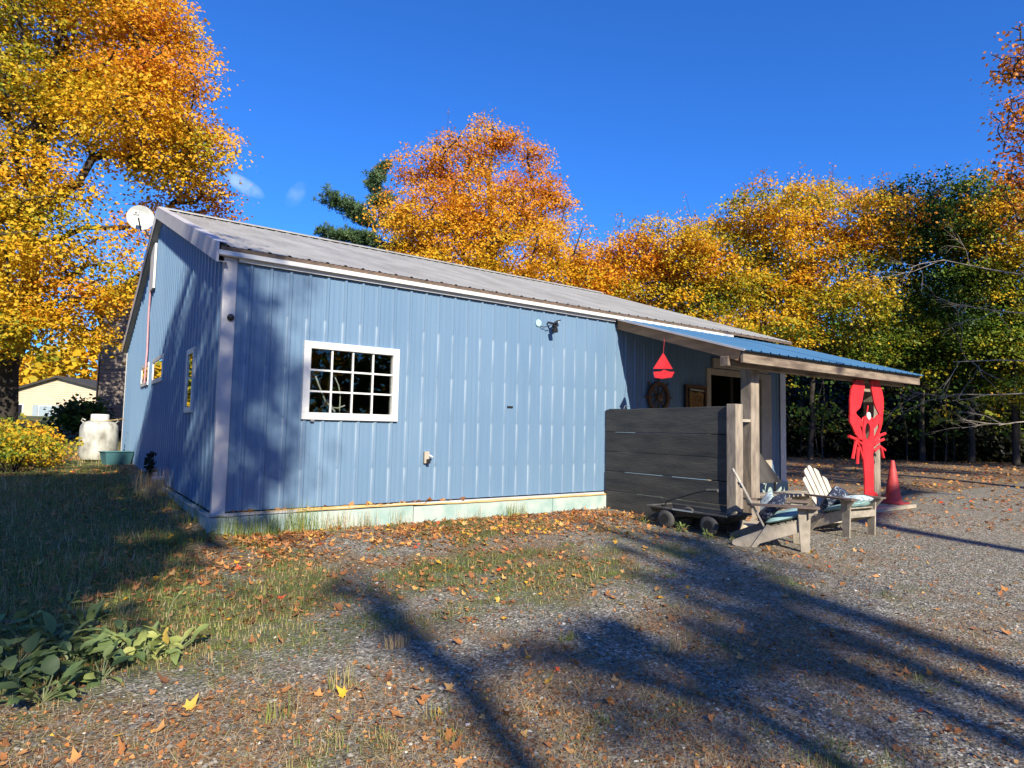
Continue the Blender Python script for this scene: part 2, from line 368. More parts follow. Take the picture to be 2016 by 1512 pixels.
for nm_, fn in (('grass', grassiness), ('dry', dryness)):
    a = ground.data.attributes.new(nm_, 'FLOAT', 'POINT'); a.data.foreach_set('value', np.clip(fn(V[:, 0], V[:, 1]), 0, 1).astype(np.float32))
    if nm_ == 'dry':
        far = smn(11, 14, V[:, 0]) + smn(12, 15, V[:, 1])
        a.data.foreach_set('value', np.clip(dryness(V[:, 0], V[:, 1]) + 0.8 * far * (V[:, 1] > -1.5), 0, 1).astype(np.float32))

# ------------------------------------------------------------------ the blue building
RP = 0.2286; X0 = 0.051; H = 2.91; W = 11.86; LN = 11.28; SL = 0.342; HP = H + 0.10 + SL * W / 2
bld = thing('metal_building', (0, 0, 0), 'long blue ribbed steel building with low grey gable roof', 'building')
def profile(u0, u1, off, amp=0.019):
    """breakpoints (u, outward offset) of a ribbed sheet with one tall rib and two small ones per 9 inches"""
    pts = []
    k0 = int(math.floor((u0 - off) / RP)) - 1; k1 = int(math.ceil((u1 - off) / RP)) + 1
    for k in range(k0, k1 + 1):
        c = off + k * RP
        pts += [(c - 0.026, 0), (c - 0.012, amp), (c + 0.012, amp), (c + 0.026, 0)]
        for m_ in (0.075, 0.152): pts += [(c + m_ - 0.010, 0), (c + m_ - 0.005, 0.0045), (c + m_ + 0.005, 0.0045), (c + m_ + 0.010, 0)]
    us = [q[0] for q in pts]; vv = [q[1] for q in pts]
    out = [(u0, float(np.interp(u0, us, vv)))] + [q for q in pts if u0 + 1e-4 < q[0] < u1 - 1e-4] + [(u1, float(np.interp(u1, us, vv)))]
    return out
def sheet(mb, u0, u1, zb, zt, place, off, amp=0.019, brk_=()):
    pr = profile(u0, u1, off, amp)
    for b in brk_:
        if u0 < b < u1:
            us = [q[0] for q in pr]; pr.append((b, float(np.interp(b, us, [q[1] for q in pr])))); pr.sort()
    v = []; f = []
    for u, d in pr:
        v.append(place(u, d, zb(u) if callable(zb) else zb)); v.append(place(u, d, zt(u) if callable(zt) else zt))
    for i in range(len(pr) - 1): f.append((2*i, 2*i+2, 2*i+3, 2*i+1))
    mb.add(v, f)
fp = lambda u, d, z: (u, -d, z)
mb = MB()
WX0, WX1, WZ0, WZ1 = 0.93, 2.165, 1.065, 1.995
DX0, DX1, DZ1 = 8.72, 10.42, 2.13
sheet(mb, 0, WX0, 0, H, fp, X0); sheet(mb, WX0, WX1, 0, WZ0, fp, X0); sheet(mb, WX0, WX1, WZ1, H, fp, X0)
sheet(mb, WX1, DX0, 0, H, fp, X0); sheet(mb, DX0, DX1, DZ1, H, fp, X0); sheet(mb, DX1, LN, 0, H, fp, X0)
# screw heads in rows along the ribs
for r_ in range(4):
    z = 2.297 - r_ * 0.6096
    for k in range(0, 49):
        x = X0 + k * RP - 0.036
        if x < 0.15 or (WX0 - .1 < x < WX1 + .1 and WZ0 - .1 < z < WZ1 + .1) or (x > DX0 - .1 and x < DX1 + .1): continue
        mb.box(x - 0.005, -0.006, z - 0.005, x + 0.005, 0.0, z + 0.005)
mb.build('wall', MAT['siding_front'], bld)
rz_ = lambda y: H + 0.03 + SL * (y if y < W / 2 else W - y)
gp = lambda u, d, z: (-d, u, z)
mb = MB()
GW = [(1.60, 2.16, 1.13, 1.985), (4.68, 6.10, 1.70, 2.155), (6.76, 8.02, 1.72, 2.155)]
cur = 0.0
for a, b, z0, z1 in GW:
    sheet(mb, cur, a, 0, rz_, gp, 0.03, brk_=(W / 2,)); sheet(mb, a, b, 0, z0, gp, 0.03); sheet(mb, a, b, z1, rz_, gp, 0.03, brk_=(W / 2,)); cur = b
sheet(mb, cur, W, 0, rz_, gp, 0.03, brk_=(W / 2,))
mb.build('wall', MAT['siding_gable'], bld)
mb = MB()  # right and back walls
mb.add([(LN, 0, -0.1), (LN, W, -0.1), (LN, W, H), (LN, W / 2, HP - 0.08), (LN, 0, H)], [(0, 1, 2, 3, 4)])
mb.add([(0, W, -0.1), (LN, W, -0.1), (LN, W, H), (0, W, H)], [(0, 1, 2, 3)])
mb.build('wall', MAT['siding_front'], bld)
# dark rooms behind window and door
mb = MB()
mb.add([(0.1, 3.2, -.2), (LN-.1, 3.2, -.2), (LN-.1, 3.2, 2.9), (0.1, 3.2, 2.9), (0.1, 0.06, -.2), (LN-.1, 0.06, -.2), (LN-.1, 0.06, 2.9), (0.1, 0.06, 2.9)],
       [(0, 1, 2, 3), (0, 1, 5, 4), (3, 2, 6, 7), (1, 2, 6, 5)])
mb.add([(0.06, 0.1, 0), (0.06, 11, 0), (0.06, 11, 2.9), (0.06, .1, 2.9)], [])
mb.add([(1.2, 3.3, -.2), (1.2, 11, -.2), (1.2, 11, 2.9), (1.2, 3.3, 2.9)], [(0, 1, 2, 3)])
mb.build('interior_wall', MAT['dark'], bld)
# roof, two ribbed slopes
ED = 0.12
def roofp(sgn):
    def f_(u, d, t_):      # t_ = horizontal run from eave
        y = -ED + t_ if sgn > 0 else W + ED - t_
        return (u, y, H + 0.105 - SL * ED + SL * t_ + d)
    return f_
mb = MB(); RX0, RX1 = -0.10, LN + 0.17
sheet(mb, RX0, RX1, 0.0, W / 2 + ED, roofp(1), X0 - 0.06, 0.014); sheet(mb, RX0, RX1, 0.0, W / 2 + ED, roofp(-1), X0 - 0.06, 0.014)
for sgn in (1, -1):          # underside
    f_ = roofp(sgn); mb.add([f_(RX0, -0.02, 0), f_(RX1, -0.02, 0), f_(RX1, -0.02, W/2+ED), f_(RX0, -0.02, W/2+ED)], [(0, 1, 2, 3)])
mb.build('roof', MAT['roof'], bld)
zr = H + 0.105 + SL * W / 2
MB().prism([(-0.16, zr - 0.025), (0, zr + 0.035), (0.16, zr - 0.025), (0.16, zr - 0.005), (0, zr + 0.055), (-0.16, zr - 0.005)], RX0 - .01, RX1 + .01,
           M_=Matrix(((0, 1, 0, 0), (1, 0, 0, W / 2), (0, 0, 1, 0), (0, 0, 0, 1)))).build('ridge_cap', MAT['roof'], bld)
ze = H + 0.105 - SL * ED
MB().box(RX0 + .02, -ED + 0.004, ze - 0.045, RX1 - .02, -ED + 0.02, ze - 0.006).build('roof_edge', MAT['edge'], bld)
MB().box(-0.10, -ED + 0.008, H - 0.035, 9.35, -0.024, ze - 0.046).build('fascia', MAT['white'], bld)
MB().box(0.13, -0.052, H - 0.075, 6.15, -0.022, H - 0.036).build('frieze', MAT['white'], bld)
# rake boards on the gable and its far side
for y0, y1 in ((-ED, W / 2), (W + ED, W / 2)):
    b_ = MB(); za = H + 0.105 + SL * (-ED) ; zb_ = H + 0.105 + SL * W / 2
    b_.add([(-0.10, y0, za - .19), (-0.10, y1, zb_ - .19), (-0.10, y1, zb_ + .035), (-0.10, y0, za + .035),
            (-0.125, y0, za - .19), (-0.125, y1, zb_ - .19), (-0.125, y1, zb_ + .035), (-0.125, y0, za + .035),
            (0.02, y0, za + .035), (0.02, y1, zb_ + .035), (0.02, y0, za + .025), (0.02, y1, zb_ + .025)],
           [(0,1,2,3), (4,5,6,7), (0,1,5,4), (0,3,7,4), (1,2,6,5), (3,2,6,7), (3, 2, 9, 8), (0, 1, 5, 4)])
    b_.add([(-0.10, y0, za - .185), (-0.10, y1, zb_ - .185), (0.0, y1, zb_ - .185), (0.0, y0, za - .185)], [(0, 1, 2, 3)])
    b_.build('rake_board', MAT['trim'], bld)
# corner trims
c = MB(); c.box(-0.024, -0.03, -0.02, 0.118, -0.021, H - 0.04); c.box(-0.024, -0.021, -0.02, -0.020, 0.05, H + .0)
c.build('corner_trim', MAT['trim'], bld)
c = MB(); c.box(LN - 0.17, -0.03, -0.05, LN + 0.03, -0.021, H); c.box(LN + 0.021, -0.021, -0.05, LN + 0.03, 0.15, H)
c.box(LN - 0.20, -0.05, -0.22, LN + 0.06, -0.0305, 0.0)
c.build('corner_trim', MAT['white'], bld)
MB().box(-0.03, W - 0.12, -0.02, -0.021, W + 0.03, H + 0.02).build('corner_trim', MAT['white'], bld)
# foundation: mint painted blocks with a ledge
c = MB(); x = -0.06
for wd_ in (2.50, 2.38, 1.16):
    x1 = min(x + wd_, 5.99); c.box(x, -0.07, -0.75, x1 - 0.008, 0.02, -0.045 - 0.004 * (x1)); x = x1
c.box(5.99, -0.06, -0.75, LN + .04, 0.02, -0.02)
c.box(-0.06, 0.021, -0.75, 0.02, W, -0.035)
c.build('foundation', MAT['found'], bld, bevel=0.006)
MB().box(-0.03, -0.0692, -0.044, 5.9, -0.03, -0.012).build('base_flashing', MAT['trim'], bld)
# the twelve pane window
def window(parent, x0, x1, z0, z1, cols, rows, fr=0.075, mun=0.022, mat='white', M_=None, hole=True, sill=True, gl='glass', proud=0.045, py=0.008):
    f_ = MB()
    for a in ((x0 - .012, z1 - fr, x1 + .012, z1 + .012), (x0 - .012, z0 - .012, x1 + .012, z0 + fr), (x0 - .012, z0 + fr, x0 + fr, z1 - fr), (x1 - fr, z0 + fr, x1 + .012, z1 - fr)):
        f_.box(a[0], -proud, a[1], a[2], 0.05, a[3], M_)
    fo = f_.build('window_frame', MAT[mat], parent, bevel=0.004)
    m_ = MB(); iw = (x1 - x0 - 2 * fr); ih = (z1 - z0 - 2 * fr)
    for i in range(1, cols): cx = x0 + fr + iw * i / cols; m_.box(cx - mun / 2, -proud * .45, z0 + fr, cx + mun / 2, 0.0, z1 - fr, M_)
    for j in range(1, rows): cz = z0 + fr + ih * j / rows; m_.box(x0 + fr, -proud * .4, cz - mun / 2, x1 - fr, -0.001, cz + mun / 2, M_)
    if cols * rows > 1: m_.build('muntin', MAT[mat], fo)
    MB().box(x0 + fr - .005, py, z0 + fr - .005, x1 - fr + .005, py + 0.004, z1 - fr + .005, M_).build('pane', MAT[gl], fo)
    return fo
window(bld, WX0, WX1, WZ0, WZ1, 4, 3)
MB().box(1.03, -0.045, 1.030, 1.075, -0.023, 1.052).build('window_latch', MAT['steel'], bld)
MG = Matrix(((0, 1, 0, 0), (1, 0, 0, 0), (0, 0, 1, 0), (0, 0, 0, 1)))   # wall coordinate -> gable plane
for i, (a, b, z0, z1) in enumerate(GW):
    fo = window(bld, a, b, z0, z1, 1, 2 if i == 0 else 1, fr=0.065, mun=0.05, mat='white', M_=MG, gl='glass_side', proud=0.030, py=-0.016)
MB().box(1.66, 0.02, 1.19, 2.10, 0.03, 1.54, MG).build('window_blind', MAT['white'], bld)
# door opening under the porch
d_ = MB(); d_.box(DX0 - 0.10, -0.04, -0.22, DX0 + 0.02, 0.02, DZ1 + 0.10); d_.box(DX0 + 0.02, -0.04, DZ1 - 0.02, DX1 - 0.02, 0.02, DZ1 + 0.10)
d_.box(DX1 - 0.02, -0.04, -0.22, DX1 + 0.34, 0.02, DZ1 + 0.10); d_.box(DX0 + .05, -0.075, DZ1 + .12, 10.6, -0.02, DZ1 + .30)
dr = d_.build('door_frame', MAT['tan'], bld, bevel=0.004)
d_ = MB(); d_.box(9.45, 0.03, -0.2, 9.53, 0.06, DZ1); d_.box(9.53, 0.03, 0.85, DX1, 0.055, 0.95); d_.box(9.53, .03, -.2, DX1, .05, .1)
d_.build('screen_door', MAT['dark'], dr)
# small fittings on the walls
k_ = MB(); k_.lathe([(0.038, 0), (0.040, 0.02), (0.030, 0.04), (0.012, 0.05)], 16, Matrix.Translation((0.072, -0.03, 2.185)) @ Matrix.Rotation(math.pi / 2, 4, 'X'))
k_.build('porch_light_cap', MAT['black'], bld, smooth=True)  # round black knob on the corner trim, not a lamp
k_ = MB(); k_.box(2.59, -0.045, 0.50, 2.665, -0.003, 0.66); fa = k_.build('outlet_box', MAT['tan'], bld, bevel=0.006)
MB().box(2.615, -0.09, 0.50, 2.66, -0.0452, 0.56).build('outlet_plug', MAT['black'], fa, bevel=0.005)
MB().tube([(2.66, -0.045, 0.61), (2.70, -0.075, 0.585)], 0.012).build('faucet', MAT['white'], fa)
MB().box(3.96, -0.018, 1.30, 4.06, -0.0048, 1.325).build('wall_hole', MAT['black'], bld)
k_ = MB(); k_.lathe([(0.02, 0), (0.05, 0.004), (0.055, 0.014), (0.02, 0.018)], 18, Matrix.Translation((4.516, -0.005, 2.632)) @ Matrix.Rotation(math.pi / 2, 4, 'X')); k_.build('round_cover', MAT['aqua'], bld, smooth=True)
k_ = MB(); k_.box(6.50, -0.06, 3.62, 7.15, -0.022, 4.52, MG); k_.build('vent_board', MAT['white'], bld)
k_ = MB(); k_.tube([(-0.05, 6.95, 3.62), (-0.05, 7.05, 3.2), (-0.05, 6.9, 2.4), (-0.06, 6.95, 1.75)], 0.018, 6); k_.build('conduit', MAT['pink'], bld, smooth=True)
k_ = MB(); k_.tube([(0.0, 3.75, 0.10), (-0.22, 3.75, 0.09), (-0.24, 3.75, 0.09)], 0.03, 10); k_.build('drain_pipe', MAT['white'], bld, smooth=True)

# things seen inside the window: a white tubular frame
t_ = thing('exercise_frame', (1.4, 0.45, 0.0), 'white tubular frame standing inside behind the twelve pane window', 'exercise frame')
a_ = MB(); a_.tube([(-0.17, 0, 1.62), (-0.12, 0, 1.50), (-0.02, 0.02, 1.30), (0.10, 0, 1.18)], 0.012); a_.build('pole', MAT['white'], t_, smooth=True)
a_ = MB(); a_.tube([(0.09, 0, 1.62), (0.14, 0, 1.52), (0.17, 0, 1.40), (0.17, 0, 1.0), (0.17, 0, 0.0)], 0.009); a_.build('pole', MAT['white'], t_, smooth=True)
a_ = MB(); a_.tube([(0.0, -0.1, 1.30), (0.02, -0.12, 1.22), (0.10, -0.1, 1.21), (0.2, -0.1, 1.25)], 0.010); a_.tube([(0.10, 0, 1.18), (0.14, 0, 0.9), (0.2, 0, 0.0)], 0.014); a_.build('handlebar', MAT['white'], t_, smooth=True)
a_ = MB(); a_.tube([(0.02, 0, 0.012), (0.38, 0, 0.012)], 0.02); a_.build('foot', MAT['white'], t_)

# satellite dish on the gable
DC = Vector((-0.45, 5.60, 4.745)) + Vector((0, .9, .0)); 
sat = thing('satellite_dish', (-0.02, 6.90, 4.63), 'round pale grey satellite dish on an arm at the gable peak', 'satellite dish')
def dish():
    ctr = Vector((-0.32, 6.62, 4.99)); look = (CAM - ctr).normalized(); look = (look + Vector((-0.15, 0, 0.25))).normalized()
    q = look.to_track_quat('Z', 'Y').to_matrix().to_4x4(); q.translation = ctr; inv = Matrix.Translation(-sat.location) @ q
    R_ = 0.235
    prof = [(0.001, 0), (R_*.35, .006), (R_*.7, .026), (R_, .055), (R_ + .008, .058), (R_, .048), (R_*.7, .016), (R_*.35, -.006), (0.001, -.012)]
    MB().lathe(prof, 32, inv).build('reflector', MAT['dish'], sat, smooth=True)
    o0 = inv @ Vector((0, 0, 0)); bt = inv @ Vector((0.02, -0.26, .05)); fp_ = inv @ Vector((0.0, -0.05, 0.34))
    MB().tube([bt, fp_ + (bt - fp_) * .15], 0.014).build('feed_arm', MAT['black'], sat)
    b = MB(); b.box(-.05, -.045, -.02, .05, .045, .03, Matrix.Translation(inv @ Vector((-0.03, 0.0, 0.36))) @ q.to_3x3().to_4x4()); h_ = b.build('receiver', MAT['dish'], sat, bevel=.008)
    b = MB(); b.box(-.016, -.02, .0302, .018, .012, .034, Matrix.Translation(inv @ Vector((-0.03, 0.0, 0.36))) @ q.to_3x3().to_4x4()); b.build('receiver_mark', MAT['black'], h_)
    MB().tube([(0, 0, 0), (-0.16, -0.08, 0.12), o0 + Vector((0.03, .05, -.08)), o0 + Vector((0, .02, 0))], 0.021).build('mast', MAT['white'], sat, smooth=True)
    MB().box(-0.01, -.08, -.07, 0.004, .08, .07).build('foot_plate', MAT['white'], sat)
dish()

# flood light beside the round cover
fl = thing('flood_light', (4.62, -0.02, 2.60), 'small black flood light on a cable high on the blue wall', 'flood light')
a_ = MB(); a_.tube([(-0.07, 0, -0.01), (-0.03, -0.03, -0.03), (0.03, -0.09, -0.01), (0.07, -0.11, 0.02)], 0.007); a_.build('cable', MAT['black'], fl, smooth=True)
Mq = Matrix.Translation((0.13, -0.11, 0.0)) @ Matrix.Rotation(math.radians(-35), 4, 'Y')
a_ = MB(); a_.box(-.04, -.04, -.03, .05, .03, .03, Mq); a_.build('body', MAT['black'], fl, bevel=.008)
a_ = MB(); a_.box(-.07, -.06, -.11, .01, .02, -.031, Mq @ Matrix.Rotation(math.radians(25), 4, 'Y')); a_.build('lamp_head', MAT['black'], fl, bevel=.012)
a_ = MB(); a_.box(-.015, -.08, .034, .10, .03, .046, Mq); sp_ = a_.build('solar_panel', MAT['black'], fl, bevel=.003)
a_ = MB(); a_.box(.02, -.0865, .035, .05, -.0805, .045, Mq); a_.build('lens', MAT['white'], sp_)
MB().tube([(0.07, -0.01, 0.06), (0.10, -0.11, 0.03)], 0.016).build('bracket', MAT['black'], fl)

# hose lying along the foundation ledge
def wav(pts, amp, seed, n=60):
    r = random.Random(seed); out = []; k = len(pts) - 1
    for i in range(n + 1):
        tt = i / n * k; j = min(int(tt), k - 1); f = tt - j; f2 = f * f * (3 - 2 * f)
        q = Vector(pts[j]).lerp(Vector(pts[j + 1]), f); q.z += amp * math.sin(i * 0.9 + seed) * 0.5; out.append(q)
    return out
hs = MB()
hs.tube(wav([(0.25, -0.058, -0.022), (1.2, -0.06, -0.012), (2.2, -0.058, -0.018), (3.0, -0.058, -0.048), (3.8, -0.06, -0.030), (4.6, -0.058, -0.034), (5.93, -0.06, -0.046)], 0.006, 2), 0.012, 6)
hs.tube(wav([(0.9, -0.078, -0.030), (2.2, -0.08, -0.028), (3.3, -0.08, -0.050), (4.4, -0.078, -0.050), (5.93, -0.078, -0.052)], 0.006, 5), 0.010, 6)
tag(hs.build('garden_hose', MAT['hose'], smooth=True), 'yellow hose lying along the mint foundation ledge below the front wall', 'hose')
hs = MB(); hs.tube(wav([(0.2, -0.082, -0.045), (-0.075, -0.08, -0.03), (-0.08, 0.5, -0.02), (-0.075, 2.0, -0.03), (-0.08, 3.4, -0.01), (-0.075, 6.0, -0.02), (-0.08, 8.5, 0.02)], 0.008, 3), 0.007, 6)
tag(hs.build('cable', MAT['tan'], smooth=True), 'thin tan cable running along the base of the gable wall', 'cable')

# ------------------------------------------------------------------ porch
PX0, PX1, PD = 6.18, 11.75, 2.45
slab = MB(); slab.box(6.02, -2.5, -0.62, 11.45, -0.075, -0.245)
tag(slab.build('porch_slab', MAT['slab'], bevel=0.01), kind='structure')
por = thing('porch', (0, 0, 0), 'lean-to porch with blue metal roof on rough square posts', 'porch')
PZ0, PSL = 2.895, 0.303
mb = MB(); pp = lambda u, d, t_: (u, -0.03 - t_, PZ0 - PSL * t_ + d)
sheet(mb, PX0 - .03, PX1 + .05, 0.0, PD + .06, pp, 0.12)
mb.add([pp(PX0-.03, -.012, 0), pp(PX1+.05, -.012, 0), pp(PX1+.05, -.012, PD+.06), pp(PX0-.03, -.012, PD+.06)], [(0, 1, 2, 3)])
mb.build('roof_sheet', MAT['blue_roof'], por)
b_ = MB(); b_.beam((PX0 - .015, -0.03, PZ0 - .005), (PX0 - .015, -PD - .07, PZ0 - .005 - PSL * (PD + .04)), 0.035, 0.03); b_.build('drip_edge', MAT['trim'], por)
for i, x in enumerate((PX0 + .035, 7.3, 8.4, 9.5, 10.6, PX1 - .03)):
    b_ = MB(); b_.beam((x, -0.035, PZ0 - .10), (x, -PD + .03, PZ0 - .10 - PSL * (PD - .06)), 0.045, 0.15); b_.build('rafter', MAT['woody'], por)
zf = PZ0 - PSL * PD - .03
MB().box(PX0 + .0, -PD - .035, zf - 0.155, PX1, -PD + .012, zf - 0.002).build('fascia', MAT['woodx'], por, bevel=0.004)
MB().box(6.16, -2.25, zf - 0.185, PX1 - .1, -2.12, zf - 0.045).build('header_beam', MAT['woodx'], por, bevel=0.004)
MB().box(6.92, -2.11, -0.245, 7.13, -1.93, zf - .03).build('post', MAT['wood'], por, bevel=0.006)
MB().box(10.72, -2.11, -0.245, 10.95, -1.93, zf - .03).build('post', MAT['wood'], por, bevel=0.006)
MB().box(6.18, -2.1, 1.16, 6.93, -2.02, 1.20).build('brace', MAT['tan'], por)
MB().box(6.19, -0.05, 2.70, 6.27, -0.026, 2.88).build('wall_block', MAT['dark'], por)

MB().box(PX0 + .0, -PD - .045, zf - .0015, PX1, -PD - .02, zf + .012).build('roof_edge', MAT['edge'], por)
# privacy screen of wide boards
fn = thing('privacy_screen', (5.97, 0, 0), 'screen of five wide dark weathered boards beside the porch', 'fence')
zb0 = -0.33; hts = [(1.335, 0.970), (0.966, 0.651), (0.648, 0.333), (0.327, 0.013), (0.009, -0.34)]
for i, (zt, zb) in enumerate(hts):
    b_ = MB(); rr = random.Random(i); dz = rr.uniform(.0, .004)
    b_.add([(-.02, -.03, zb), (.02, -.03, zb), (.02, -2.40, zb + dz), (-.02, -2.40, zb + dz), (-.02, -.03, zt), (.02, -.03, zt), (.02, -2.40, zt + dz + (.02 if i == 0 else 0)), (-.02, -2.40, zt + dz + (.02 if i == 0 else 0))],
           [(0,3,2,1),(4,5,6,7),(0,1,5,4),(1,2,6,5),(2,3,7,6),(3,0,4,7)])
    bo_ = b_.build('board', MAT['fence'], fn, bevel=0.006); bo_.location.x = rr.uniform(-.007, .007)
MB().box(-.06, -2.55, -.40, .10, -2.402, 1.385).build('post', MAT['wood'], fn, bevel=0.006)
MB().box(.021, -.14, -.40, .11, -.035, 1.30).build('post', MAT['wood'], fn, bevel=0.006)
bx = thing('bracket_clutter', (6.0, -0.3, 1.337), 'small black metal bracket lying on the screen top near the wall', 'bracket')
MB().box(-.03, -.12, 0, .05, .22, .012).build('plate', MAT['black'], bx); MB().tube([(0, -.1, .01), (.01, -.12, .06), (.02, -.18, .05)], .008).build('hook', MAT['steel'], bx)

# ship wheel, carved plaque, sail boat
sw = thing('ship_wheel', (7.225, -0.05, 1.60), 'brown wooden ship wheel hanging on the shaded blue wall', 'ship wheel')
Rx = Matrix.Rotation(math.pi / 2, 4, 'X')
def ring(r0, r1, y0, y1, n=32):
    m_ = MB(); v = []; f = []
    for j in range(n):
        a = 2 * math.pi * j / n
        for r, y in ((r0, y0), (r1, y0), (r1, y1), (r0, y1)): v.append((r * math.cos(a), y, r * math.sin(a)))
    for j in range(n):
        k = (j + 1) % n
        for q in range(4): f.append((4*j+q, 4*j+(q+1) % 4, 4*k+(q+1) % 4, 4*k+q))
    return m_.add(v, f)
ring(0.215, 0.275, -.03, .02).build('rim', MAT['brown'], sw)
MB().lathe([(0.07, -.0), (0.07, .05), (.03, .07)], 16, Rx).build('hub', MAT['brown'], sw)
for k in range(8):
    a = math.pi / 8 + k * math.pi / 4 + math.radians(22.5); d = Vector((math.cos(a), 0, math.sin(a)))
    MB().tube([d * .05, d * .14, d * .22, d * .29, d * .33, d * .37], [.012, .017, .012, .012, .018, .012], 8).build('spoke', MAT['brown'], sw, smooth=True)
pq = thing('carved_plaque', (8.25, -0.04, 1.55), 'framed dark plaque with a golden carved figure beside the door', 'plaque')
ring_ = MB(); ring_.box(-.30, -.02, -.34, .30, .015, .32); ring_.build('back_board', MAT['black'], pq)
f_ = MB(); f_.box(-.30, -.045, .27, .30, -.0205, .32); f_.box(-.30, -.045, -.34, -.26, -.0205, .27); f_.box(.26, -.045, -.34, .30, -.0205, .27); f_.build('frame', MAT['brown'], pq)
f_ = MB(); f_.prism([(-.20, .20), (-.05, .17), (.08, .20), (.2, .16), (.17, .02), (.19, -.1), (.14, -.30), (-.12, -.32), (-.15, -.15), (-.2, 0)], -.05, -.021)
for k in range(5): f_.tube([(-.14 + .07 * k, -.055, .14 - .03 * (k % 2)), (-.12 + .06 * k, -.06, 0), (-.10 + .055 * k, -.055, -.26)], [.012, .02, .01], 6)
f_.build('carving', MAT['gold'], pq)
f_ = MB(); f_.beam((-.2, -.05, .235), (.2, -.05, .22), .02, .03); f_.build('carved_bar', MAT['tan'], pq)
sb = thing('sailboat_ornament', (6.15, -1.09, 1.98), 'small red wooden sailboat hanging on a cord from the porch edge', 'ornament')
My = Matrix.Rotation(math.radians(-60), 4, 'Z')
MB().prism([(-.155, -.01), (.145, -.02), (.0, .235)], -.012, .012, M_=My).build('sail', MAT['red'], sb)
MB().prism([(-.15, -.06), (-.04, -.055), (.02, -.03), (.1, -.06), (.17, -.065), (.13, -.15), (-.02, -.17), (-.13, -.15)], -.02, .02, M_=My).build('hull', MAT['red'], sb)
MB().tube([(0, 0, -.06), (0, 0, .24), (0.03, 0, .48)], .0022, 5).build('cord', MAT['red'], sb)

# lobster cut-out
CLAW_L= [(9.585, 1.842), (9.623, 1.907), (9.696, 1.948), (9.935, 1.962), (9.971, 1.937), (9.998, 1.856), (9.937, 1.698), (9.895, 1.587), (9.825, 1.475), (9.677, 1.399), (9.686, 1.336), (9.479, 1.33), (9.48, 1.587), (9.522, 1.767)]
CLAW_R= [(10.237, 1.971), (10.53, 1.989), (10.623, 1.847), (10.684, 1.695), (10.69, 1.544), (10.654, 1.354), (10.504, 1.372), (10.486, 1.415), (10.392, 1.495), (10.319, 1.604), (10.258, 1.805)]
ARM_L= [(9.479, 1.339), (9.676, 1.372), (9.819, 1.304), (9.909, 1.252), (9.916, 1.135), (9.815, 1.178), (9.866, 1.08), (9.918, 0.99), (9.908, 0.918), (9.664, 1.014), (9.578, 1.129), (9.486, 1.215)]
ARM_R= [(10.663, 1.369), (10.485, 1.372), (10.364, 1.29), (10.303, 1.215), (10.3, 1.123), (10.358, 1.124), (10.438, 1.181), (10.518, 1.219), (10.526, 1.145), (10.411, 1.013), (10.331, 0.939), (10.369, 0.917), (10.53, 1.042), (10.614, 1.156), (10.667, 1.279)]
BODY= [(10.088, 1.357), (10.175, 1.35), (10.256, 1.288), (10.322, 1.197), (10.313, 0.975), (10.349, 0.92), (10.306, 0.792), (10.262, 0.645), (10.294, 0.498), (10.275, 0.316), (10.275, 0.025), (10.426, -0.045), (10.431, -0.21), (10.239, -0.209), (10.222, -0.063), (9.955, -0.015), (9.963, 0.217), (9.936, 0.468), (9.913, 0.648), (9.892, 0.792), (9.909, 0.936), (9.923, 1.117), (9.965, 1.262), (10.024, 1.337)]
HOLE= [(10.183, 1.069), (10.174, 1.012), (10.151, 0.963), (10.119, 0.931), (10.083, 0.919), (10.047, 0.93), (10.018, 0.962), (10.0, 1.01), (9.995, 1.067), (10.004, 1.124), (10.026, 1.173), (10.058, 1.206), (10.094, 1.218), (10.13, 1.207), (10.159, 1.175), (10.178, 1.127)]
LEGS= [[(9.45, 0.977), (9.661, 0.934), (9.894, 0.846)], [(9.689, 0.917), (9.56, 0.598)], [(9.757, 0.792), (9.718, 0.508)], [(9.713, 0.881), (9.801, 0.792), (9.911, 0.603)], [(9.734, 0.953), (9.909, 0.936)], [(10.757, 1.04), (10.568, 1.006), (10.329, 0.884)], [(10.692, 0.932), (10.524, 0.903), (10.326, 0.828)], [(10.322, 0.718), (10.54, 0.81), (10.735, 0.739)], [(10.578, 0.791), (10.67, 0.604)]]
ANT= [[(10.089, 1.375), (10.132, 1.523)], [(10.023, 1.318), (9.929, 1.298), (9.908, 1.225)], [(10.174, 1.322), (10.269, 1.306), (10.323, 1.234)]]
LX, LY = 10.09, -2.285
lb = thing('lobster_cutout', (LX, LY, -0.21), 'tall red painted plywood lobster at the far porch post', 'lobster sign')
sh = lambda pl: [(a - LX, b + 0.21) for a, b in pl]
MB().prism(sh(BODY), -.012, .012, hole=sh(HOLE)).build('body', MAT['red'], lb)
MB().prism(sh(CLAW_L), -.018, .006).build('claw', MAT['red'], lb); MB().prism(sh(CLAW_R), -.018, .006).build('claw', MAT['red'], lb)
MB().prism(sh(ARM_L), -.008, .016).build('arm', MAT['red'], lb); MB().prism(sh(ARM_R), -.008, .016).build('arm', MAT['red'], lb)
for l_ in LEGS:
    m_ = MB(); q = sh(l_)
    m_.tube([(a, 0.0, b) for a, b in q], 0.027, 6); m_.build('leg', MAT['red'], lb)
m_ = MB()
for l_ in ANT: m_.tube([(a, 0.0, b) for a, b in sh(l_)], 0.014, 6)
m_.build('antenna', MAT['red'], lb)
MB().prism(sh([(9.95, -0.16), (9.78, -0.1), (9.77, -0.04), (9.86, -0.03), (9.96, -0.09)]), -.01, .01).build('tail_fin', MAT['red'], lb)
MB().lathe([(0.066, 0), (0.066, .02)], 20, Matrix.Translation((0.01, -.013, 1.55)) @ Rx).build('white_disc', MAT['white'], lb)
